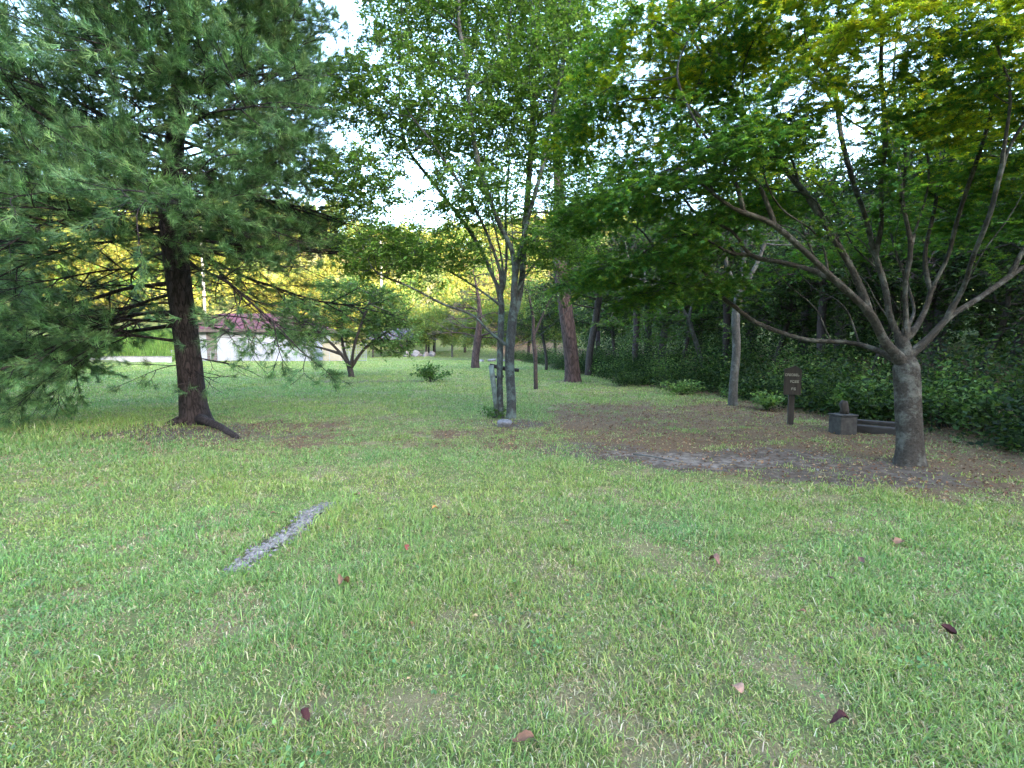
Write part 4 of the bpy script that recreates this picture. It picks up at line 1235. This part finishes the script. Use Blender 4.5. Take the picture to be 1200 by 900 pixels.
def rock(name, label, loc, r, mat, group=None, seed=1, cut=0.75):
    import bmesh
    bm = bmesh.new()
    bmesh.ops.create_icosphere(bm, subdivisions=3, radius=1)
    rg = np.random.default_rng(seed)
    planes = [(unit(rg.normal(size=3)), rg.uniform(cut * .65, cut * 1.05)) for _ in range(14)]
    for v in bm.verts:
        c = np.array(v.co)
        for nn_, dd in planes:
            t = c @ nn_
            if t > dd: c = c - nn_ * (t - dd) * .9
        c = c * (1 + .03 * rg.normal())
        v.co = c * np.array(r)
    me = bpy.data.meshes.new(name); bm.to_mesh(me); bm.free()
    me.materials.append(mat)
    o = bpy.data.objects.new(name, me); COL.objects.link(o)
    o.location = [float(x) for x in loc]
    o.rotation_euler = (0, 0, rg.uniform(0, 6))
    return tag(o, label, 'rock', group)
r_ = rock('rock', 'flat-topped pale grey rock at the foot of the two-stemmed tree', G(590, 499) + [0, 0, .02], (.21, .17, .12), M['stone'], None, 5)
r_.rotation_euler = (0, 0, 0.1)
for i, (px, py, s) in enumerate(((476, 417, .8), (487, 417, .9), (499, 418, .7), (506, 418, .75), (492, 416, .6))):
    g_ = np.array([(px - 600) / FPX * 61, 61, 0]); g_[2] = terr(g_[0], 61)
    rock('boulder', 'whitish boulder in the row before the far shelter', g_ + [0, 0, .15 * s], (s, s * .6, s * .75), M['pale_stone'], 'whitish boulders before the shelter', 20 + i)
for i, (px, s) in enumerate(((565, .5), (577, .7), (590, .6))):
    g_ = np.array([(px - 600) / FPX * 50, 50, 0]); g_[2] = terr(g_[0], 50)
    rock('boulder', 'pale stone lying on the far lawn behind the two-stemmed tree', g_ + [0, 0, .05], (s, s * .6, s * .4), M['pale_stone'], 'pale stones on the far lawn', 40 + i)

# ------------------------------------------------------------------ tree support at the middle tree
ts = thing('tree_support', 'old lichen-covered leaning stake with dark crosspiece propping the two-stemmed tree', 'tree support', G(583, 489))
o0 = np.array(ts.location)
m_ = MB(); m_.tube([G(583, 489) - o0 + [0, 0, -.1], P(580, 465, cY) - o0, P(577, 440, cY - .02) - o0, P(575.5, 428, cY - .02) - o0], [.05, .055, .06, .055], 10, True, .12)
m_.build('stake', M['lichen_wood'], ts, 0, True)
m_ = MB(); m_.tube([P(574, 428, cY + .12) - o0, P(592, 432, cY + .2) - o0, P(608, 434, cY + .24) - o0], [.04, .05, .04], 8, True, .12)
m_.build('crosspiece', M['wood_dark'], ts, 0, True)
m_ = MB(); m_.tube([P(576, 442, cY + .12) - o0, P(590, 441, cY + .2) - o0], [.03, .03], 8, True, .12)
m_.build('crosspiece', M['wood_dark'], ts, 0, True)

# ------------------------------------------------------------------ trail sign
sg = G(926, 497)
hgt = 1.12
sgn = thing('trail_sign', 'dark brown wooden trail sign with three lines of pale lettering on a post', 'sign', sg, R(-22))
m_ = MB(); m_.box(-.055, .055, -.05, .05, -.25, .86); m_.build('post', M['wood_dark'], sgn, .008)
m_ = MB()
m_.add([(x, y, z) for y in (-.085, -.052) for x, z in ((-.155, .60), (.155, .60), (.155, 1.11), (.04, 1.2), (-.02, 1.17), (-.155, 1.12))],
       [(0, 1, 2, 3, 4, 5), (11, 10, 9, 8, 7, 6)] + [(i, i + 6, (i + 1) % 6 + 6, (i + 1) % 6) for i in range(6)])
bd = m_.build('board', M['wood_dark'], sgn, .004)
def text(body, size, x, z, y=-.0895):
    cu = bpy.data.curves.new('lettering', 'FONT')
    cu.body = body; cu.size = size; cu.extrude = .0015; cu.align_x = 'CENTER'; cu.align_y = 'CENTER'; cu.space_character = .95
    o = bpy.data.objects.new('lettering', cu)
    COL.objects.link(o)
    o.parent = bd
    o.location = (x, y, z); o.rotation_euler = (R(90), 0, 0)
    o.data.materials.append(M['letter'])
    return o
# Lines too small in the photograph to read: rows of pale strokes of the same length and height
def strokes(x0_, x1_, z, h, k, seed):
    rg = np.random.default_rng(seed)
    m_ = MB()
    w = (x1_ - x0_) / k
    for i in range(k):
        a = x0_ + i * w
        m_.box(a, a + w * .16, -.0895, -.0852, z, z + h)
        if rg.random() < .8: m_.box(a + w * .2, a + w * .78, -.0895, -.0852, z + h * .8, z + h)
        if rg.random() < .7: m_.box(a + w * .2, a + w * .74, -.0895, -.0852, z + h * .38, z + h * .56)
        if rg.random() < .8: m_.box(a + w * .2, a + w * .78, -.0895, -.0852, z, z + h * .17)
        if rg.random() < .5: m_.box(a + w * .62, a + w * .78, -.0895, -.0852, z + h * .19, z + h * .36)
    return m_.build('lettering', M['letter'], bd)
strokes(-.135, .12, .985, .048, 7, 1)
strokes(-.045, .12, .85, .05, 4, 2)
strokes(-.02, .07, .70, .05, 2, 3)

# ------------------------------------------------------------------ stone block and timber by the wood edge
sb = G(987, 507)
blk = thing('stone_block', 'squat weathered stone block at the wood edge left of the maple', 'block', sb, R(8))
m_ = MB(); m_.box(-.17, .17, -.15, .15, -.1, .31); m_.build('body', M['concrete'], blk, .02)
m_ = MB(); m_.box(-.18, .18, -.16, .16, .313, .345); m_.build('cap', M['concrete'], blk, .012)
st_ = thing('stump', 'small dark rotten stump on top of the stone block', 'stump', sb + [.03, .03, .345])
m_ = MB(); m_.tube([(0, 0, -.001), (.01, 0, .08), (-.01, 0, .18), (.01, 0, .24)], [.085, .065, .07, .05], 9, True, .3); m_.build('wood', M['wood_dark'], st_, 0, True)
ka, kb = G(1003, 505) + [0, .1, 0], G(1047, 511) + [.35, .1, 0]
tb = thing('timber_edging', 'old dark timber beams lying between the stone block and the maple', 'timber', (ka + kb) / 2, math.atan2(kb[1] - ka[1], kb[0] - ka[0]))
L = np.linalg.norm(kb - ka) / 2 + .2
m_ = MB(); m_.box(-L, L, -.12, .1, -.08, .11); m_.build('beam', M['wood_old'], tb, .015)
m_ = MB(); m_.box(-L + .2, L * .8, .06, .22, .115, .19); m_.build('beam', M['wood_old'], tb, .015)
m_ = MB(); m_.box(-L - .05, -L + .05, -.16, -.125, -.1, .17); m_.build('peg', M['wood_old'], tb, .008)

# fallen dead branch on the bare soil
a, b_ = G(742, 535), G(806, 545)
br = thing('fallen_branch', 'thin pale dead branch lying on the bare soil', 'branch', a)
m_ = MB(); m_.tube([np.zeros(3) + [0, 0, .03], (b_ - a) * .35 + [0, .03, .035], (b_ - a) * .7 + [0, -.03, .03], (b_ - a) + [0, 0, .02]], [.012, .011, .008, .004], 6, True, .2); m_.build('stick', M['pale_bark'], br, 0, True)
m_ = MB(); m_.tube([(b_ - a) * .5 + [0, 0, .03], (b_ - a) * .75 + [.05, -.12, .03]], [.009, .004], 5); m_.build('twig', M['pale_bark'], br, 0, True)
for i, (px, py) in enumerate(((958, 551), (853, 528), (904, 531))):
    rock('stone', 'whitish pebble lying on the bare soil under the maple', G(px, py) + [0, 0, .005], (.025, .02, .018), M['pale_stone'], 'pebbles on the bare soil', 60 + i)

# ------------------------------------------------------------------ gravel strip with old kerb stones in the grass
t = np.linspace(0, 1, 40)
a, b_ = STRIP[0], STRIP[-1]
d = (b_ - a)[:2]; d = d / np.linalg.norm(d); nn_ = np.array([-d[1], d[0]])
gv = []
for i, ti in enumerate(t):
    c = a[:2] * (1 - ti) + b_[:2] * ti
    w = 0.13 * max(.12, 1.9 * fbm(np.array([ti * 9.0]), np.array([3.3]), 4, 2)[0] - .42) * min(1, 6 * ti + .3, 6 * (1 - ti) + .3)
    off = (fbm(np.array([ti * 7.0]), np.array([8.8]), 6, 2)[0] - .5) * .2
    for s in np.linspace(-1, 1, 9):
        q = c + nn_ * (s * w + off)
        gv.append((q[0] + RNG.normal() * .006, q[1] + RNG.normal() * .006, terr(*q) - .004 + .016 * RNG.random() * (1 - s * s)))
gf = [(i * 9 + j, i * 9 + j + 1, (i + 1) * 9 + j + 1, (i + 1) * 9 + j) for i in range(39) for j in range(8)]
gv = np.array(gv)
ns = 2400
ti = RNG.random(ns) ** 1.0; sj = RNG.normal(size=ns) * .5
sj = sj + (fbm(ti * 7.0, ti * 0 + 8.8, 6, 2) - .5) * 2.2
cc = a[None, :2] * (1 - ti[:, None]) + b_[None, :2] * ti[:, None] + nn_ * (sj * .085)[:, None]
oc = np.array([(1, 0, 0), (0, 1, 0), (-1, 0, 0), (0, -1, 0), (0, 0, .7), (0, 0, -.7)], float)
of = np.array([(0, 1, 4), (1, 2, 4), (2, 3, 4), (3, 0, 4), (1, 0, 5), (2, 1, 5), (3, 2, 5), (0, 3, 5)])
th_ = RNG.uniform(0, 6.28, ns); sz = .004 + .017 * RNG.random(ns) ** 4
ov = oc[None] * (1 + .35 * RNG.normal(size=(ns, 6, 1)) * .6)
ov = np.stack([ov[..., 0] * np.cos(th_)[:, None] - ov[..., 1] * np.sin(th_)[:, None], ov[..., 0] * np.sin(th_)[:, None] + ov[..., 1] * np.cos(th_)[:, None], ov[..., 2]], -1) * sz[:, None, None]
ov += np.stack([cc[:, 0], cc[:, 1], terrain(cc[:, 0], cc[:, 1]) + .012], -1)[:, None]
ofa = (np.arange(ns)[:, None, None] * 6 + of[None]).reshape(-1, 3) + len(gv)
gs = mesh_np('gravel_path', ov.reshape(-1, 3), [ofa - len(gv)], plain_mat('gravel', (0.05, 0.042, 0.036), (0.27, 0.25, 0.245), 38, .95, .8))
tag(gs, 'narrow strip of bare grey gravel showing through the lawn', 'path', kind='structure')

# ------------------------------------------------------------------ grass
def grass_field():
    k = 3100000
    # density per square metre falls with distance: sample depth from it
    dgrid = np.linspace(0.1, 78, 1500)
    rho = np.minimum(1.0, (3.0 / dgrid) ** 1.6) * (2.7 * dgrid + 5.0)
    cdf = np.cumsum(rho); cdf /= cdf[-1]
    y = np.interp(RNG.random(k), cdf, dgrid)
    x = RNG.uniform(-1, 1, k) * (1.35 * y + 2.5)
    so, li, th = masks(x, y)
    n3 = fbm(x * 2.2, y * 2.2, 8, 3)
    cl = fbm(x * 7, y * 7, 18, 2)
    pr_ = (1 - 0.97 * so) * (1 - 0.9 * li) * (1 - 0.6 * th)
    pr_ *= 0.5 + 1.0 * smooth(.35, .6, cl)
    tt, ss, LL = strip_dist(x, y)
    instrip = (tt > -.03) & (tt < 1.03) & (np.abs(ss) < .11 * (0.3 + 1.2 * cl))
    pr_ = np.where(instrip, pr_ * (0.05 + .5 * smooth(.48, .6, cl) + .35 * smooth(-.02, -.09, ss)), pr_)
    pr_ *= 1 - smooth(0.2, 1.5, x - edge_x(y)) * .85
    keep = RNG.random(k) < pr_
    x, y, so, li, th, n3, cl = (v[keep] for v in (x, y, so, li, th, n3, cl))
    k = len(x)
    z = terrain(x, y) + ((fbm(x * 5, y * 5, 9, 3) - .5) * .035 + (fbm(x * 1.4, y * 1.4, 19, 2) - .5) * .05) * smooth(40, 12, y) - .025
    dist = np.hypot(x, y)
    L = RNG.gamma(6, 1 / 6, k) * (0.032 + .032 * smooth(.3, .7, n3)) * (1 - .45 * li) * (1 - .3 * th)
    L *= 1 + .2 * smooth(4, 12, dist)
    tt, ss, LL = strip_dist(x, y)
    L *= 1 + .6 * ((ss < -.06) & (ss > -.3) & (tt > -.05) & (tt < 1.05))
    # longer uncut grass beneath the pine
    L *= 1 + 1.0 * blob(x, y, -9.0, 8.6, 3.0, 1.6, .6)
    dry = RNG.random(k) < (0.3 + .35 * th + .4 * li)
    L = np.where(dry, L * .85, L)
    w = (.0011 + .0009 * RNG.random(k)) * (1 + dist / 3.6)
    az = RNG.uniform(0, 2 * np.pi, k)
    lean = np.abs(RNG.normal(size=k)) * .6 + .3 + dry * .85
    flat_ = RNG.random(k) < .33
    lean = np.where(flat_, RNG.uniform(1.05, 1.5, k), lean); L = np.where(flat_, L * 1.1, L)
    dx, dy = np.cos(az), np.sin(az)
    base = np.stack([x, y, z], -1)
    hd = np.stack([dx, dy, np.zeros(k)], -1)
    az2 = az + np.pi / 2 + RNG.normal(size=k) * .6
    sd_ = np.stack([np.cos(az2), np.sin(az2), np.zeros(k)], -1) * w[:, None]
    up = np.array([0, 0, 1.0])
    c1, s1_ = np.cos(lean * .5)[:, None], np.sin(lean * .5)[:, None]
    c2, s2_ = np.cos(np.minimum(lean * 1.45, 1.8))[:, None], np.sin(np.minimum(lean * 1.7, 1.9))[:, None]
    mid_ = base + (up * c1 + hd * s1_) * (L * .55)[:, None]
    tip = mid_ + (up * c2 + hd * s2_) * (L * .5)[:, None]
    V = np.stack([base - sd_, base + sd_, mid_ - sd_ * .8, mid_ + sd_ * .8, tip], 1).reshape(-1, 3)
    i0 = np.arange(k)[:, None] * 5
    F4 = i0 + np.array([0, 1, 3, 2]); F3 = i0 + np.array([2, 3, 4])
    gcols = palette(k, [(0.16, .255, .064), (.22, .315, .088), (.13, .22, .07), (.3, .35, .135)], [3, 3, 2, 1.5], .18)
    gcols = gcols * (0.86 + .3 * fbm(x * .5, y * .5, 61, 3))[:, None]
    wm = (fbm(x * .7 + 9, y * .7, 71, 3) - .5)[:, None]
    gcols = gcols * (1 + wm * np.array([.55, .1, -.2]))
    dcols = palette(k, [(.4, .35, .2), (.3, .24, .13), (.24, .17, .1), (.46, .41, .28)], [2, 2, 1, 1], .2)
    dcols = dcols * (1 - .5 * li)[:, None]
    c = np.where(dry[:, None], dcols, gcols).clip(0.01, .7)
    C = np.repeat(c, 5, 0)
    o = mesh_np('grass', V, [F4, F3], M['grass'], None, C)
    tag(o, 'rough lawn grass with dry straw between the green blades', 'grass', kind='stuff')
    print('grass', k)
grass_field()

def litter():
    k = 52000
    y = RNG.uniform(1.6, 17, k); x = RNG.uniform(-9.5, 10, k)
    so, li, th = masks(x, y)
    keep = RNG.random(k) < np.maximum(np.maximum(li * .9, so * .3), .012)
    x, y = x[keep], y[keep]; k = len(x)
    z = terrain(x, y) + ((fbm(x * 5, y * 5, 9, 3) - .5) * .035 + (fbm(x * 1.4, y * 1.4, 19, 2) - .5) * .05) - .008
    A = unit(np.stack([RNG.normal(size=k), RNG.normal(size=k), RNG.normal(size=k) * .25], -1))
    Nn = unit(np.array([0, 0, 1.]) + RNG.normal(size=(k, 3)) * .45)
    c = palette(k, [(.2, .115, .06), (.3, .2, .11), (.11, .062, .038), (.36, .27, .16), (.16, .08, .05)], [3, 2, 3, 1, 2], .2)
    V, F, C = scatter(np.stack([x, y, z], -1), A, Nn, RNG.uniform(.02, .055, k), OVATE_V * np.array([1, 1, 3.5]), OVATE_F, c)
    o = mesh_np('leaf_litter', V, [F], M['litter'], None, C)
    tag(o, 'brown dry leaf litter strewn under the maple', 'leaf litter', kind='stuff')
litter()

def weeds():
    V_, F_, C_, base = [], [], [], 0
    for i in range(220):
        y = RNG.uniform(1.3, 9); x = RNG.uniform(-1.2, 1.1) * (y + .5)
        if fbm(np.array([x * .6]), np.array([y * .6]), 41, 3)[0] < .5 and not (x < -1.0 and y < 3.4): continue
        so, li, th = masks(np.array([x]), np.array([y]))
        if so[0] > .4 or li[0] > .5: continue
        k = int(RNG.integers(14, 46)); r = RNG.uniform(.05, .16)
        q = np.array([x, y, 0]) + RNG.normal(size=(k, 3)) * np.array([r, r, 0])
        q[:, 2] = terrain(q[:, 0], q[:, 1]) + RNG.uniform(.0, .05, k)
        A = unit(np.stack([RNG.normal(size=k), RNG.normal(size=k), .25 + .3 * RNG.random(k)], -1))
        c = palette(k, [(.1, .19, .06), (.14, .24, .08), (.08, .16, .055)], [1, 1, 1])
        V, F, C = scatter(q, A, unit(np.array([0, 0, 1.]) + RNG.normal(size=(k, 3)) * .35), RNG.uniform(.014, .032, k), OVATE_V * np.array([1.35, 1, 1]), OVATE_F, c)
        V_.append(V); F_.append(F + base); C_.append(C); base += len(V)
    o = mesh_np('weeds', np.concatenate(V_), [np.concatenate(F_)], M['grass'], None, np.concatenate(C_))
    tag(o, 'small broad-leaved weeds growing among the lawn grass', 'weeds', kind='stuff')
weeds()

# tall reedy grass on the sunlit bank
def reeds():
    k = 9000
    x, y = RNG.uniform(-44, -33.5, k), RNG.uniform(48.5, 57, k)
    z = terrain(x, y)
    L = RNG.uniform(.6, 1.5, k); az = RNG.uniform(0, 6.28, k); w = .03
    hd = np.stack([np.cos(az), np.sin(az), np.zeros(k)], -1); s = np.stack([-np.sin(az), np.cos(az), np.zeros(k)], -1) * w
    b0 = np.stack([x, y, z - .05], -1); up = np.array([0, 0, 1.])
    tip = b0 + (up * .9 + hd * .4) * L[:, None]
    V = np.stack([b0 - s, b0 + s, tip], 1).reshape(-1, 3)
    F = np.arange(k)[:, None] * 3 + np.array([0, 1, 2])
    c = np.repeat(palette(k, [(.12, .22, .04), (.18, .27, .06), (.1, .17, .04)], [1, 1, 1]), 3, 0)
    o = mesh_np('tall_grass', V, [F], M['grass'], None, c)
    tag(o, 'bright tall grass growing on the bank beside the house', 'grass', kind='stuff')
reeds()

# ------------------------------------------------------------------ single fallen leaves on the lawn
def fallen_leaf(px, py, size, colr, label, kind='ovate', rz=0.0, flat=.28):
    g_ = G(px, py)
    n_ = 7
    V, F = [], []
    for i in range(n_ + 1):
        t = i / n_
        w = .32 * math.sin(math.pi * min(1, t * .93 + .05)) ** .75 if kind == 'ovate' else .46 * math.sin(math.pi * min(1, t * .95 + .04)) ** .55
        zc = .25 * flat * math.sin(t * 3.1)
        V += [(-w, t - .5, zc + flat * 1.2 * w), (-w * .5, t - .5, zc + .2 * flat), (0, t - .5, zc - .02), (w * .5, t - .5, zc + .2 * flat), (w, t - .5, zc + flat * w)]
    for i in range(n_):
        for j in range(4): F.append((i * 5 + j, i * 5 + j + 1, i * 5 + 6 + j, i * 5 + 5 + j))
    root = thing('fallen_leaf', label, 'leaf', g_ + [0, 0, .035], rz, 'fallen leaves on the lawn')
    V = np.array(V)
    V[:, 0] *= 1 + .12 * np.sin(V[:, 1] * 23 + px)
    V[:, 2] += flat * (.9 * V[:, 0] ** 2 * 2 + .5 * np.sin(V[:, 1] * 4 + px)) + .02 * RNG.normal(size=len(V))
    V = V * size
    mesh_np('blade', V, [np.array(F)], plain_mat('fallen_leaf', tuple(c * .75 for c in colr), tuple(min(1, c * 1.2) for c in colr), 40, .85, .3, spec=.06), root, None, True)
    m_ = MB(); m_.tube([(0, -.5 * size, 0), (.05 * size, -.85 * size, -.02)], [.025 * size, .015 * size], 5); m_.build('stalk', M['dark_bark'], root)
    return root
PK, RB, DP, OR, BR = (.3, .17, .12), (.15, .075, .045), (.05, .02, .02), (.42, .18, .06), (.2, .11, .07)
for a in ((863, 817, .062, PK, 'pinkish tan round leaf lying in the grass at front right', 'round', .3),
          (983, 855, .07, DP, 'dark purple curled leaf, nearest to the right bottom corner', 'ovate', 1.3, .5),
          (613, 877, .085, RB, 'long red-brown leaf at the very front of the lawn', 'ovate', 1.5),
          (358, 850, .055, DP, 'dark maroon curled leaf at front left', 'ovate', .9, .5),
          (477, 649, .055, (.2, .06, .05), 'dark red leaf standing up in the grass right of the gravel strip', 'ovate', .4, .6),
          (837, 664, .075, (.16, .09, .07), 'greyish brown crumpled leaf above the pinkish round leaf', 'round', .7, .5),
          (510, 600, .06, OR, 'orange-brown leaf on the thin grass before the two-stemmed tree', 'round', 2.0),
          (446, 625, .05, RB, 'small red leaf beside a dark grass tuft right of the gravel strip', 'ovate', 2.4),
          (418, 584, .075, BR, 'brown leaf just past the upper end of the gravel strip', 'round', 1.1),
          (403, 690, .08, (.17, .1, .06), 'crumpled brown leaf between gravel strip and lawn centre', 'round', 2.7, .5),
          (664, 615, .055, OR, 'tiny orange leaf in the middle of the lawn', 'ovate', .2),
          (321, 607, .06, BR, 'brown leaf lying left of the gravel strip', 'ovate', 2.2),
          (939, 725, .05, (.2, .1, .06), 'small brown leaf in the right half of the lawn', 'ovate', .8),
          (1053, 641, .08, BR, 'brown leaf in the shaded grass below the maple', 'round', 1.9),
          (1111, 747, .07, DP, 'blackish leaf half sunk in grass at the right', 'round', .5, .5),
          (1009, 664, .06, (.1, .06, .05), 'dark brown leaf in the grass below the stone block', 'ovate', 2.9, .5),
          (973, 683, .045, (.08, .05, .04), 'tiny dark leaf left of the shaded grass at the right', 'ovate', 1.2)):
    fallen_leaf(*a)
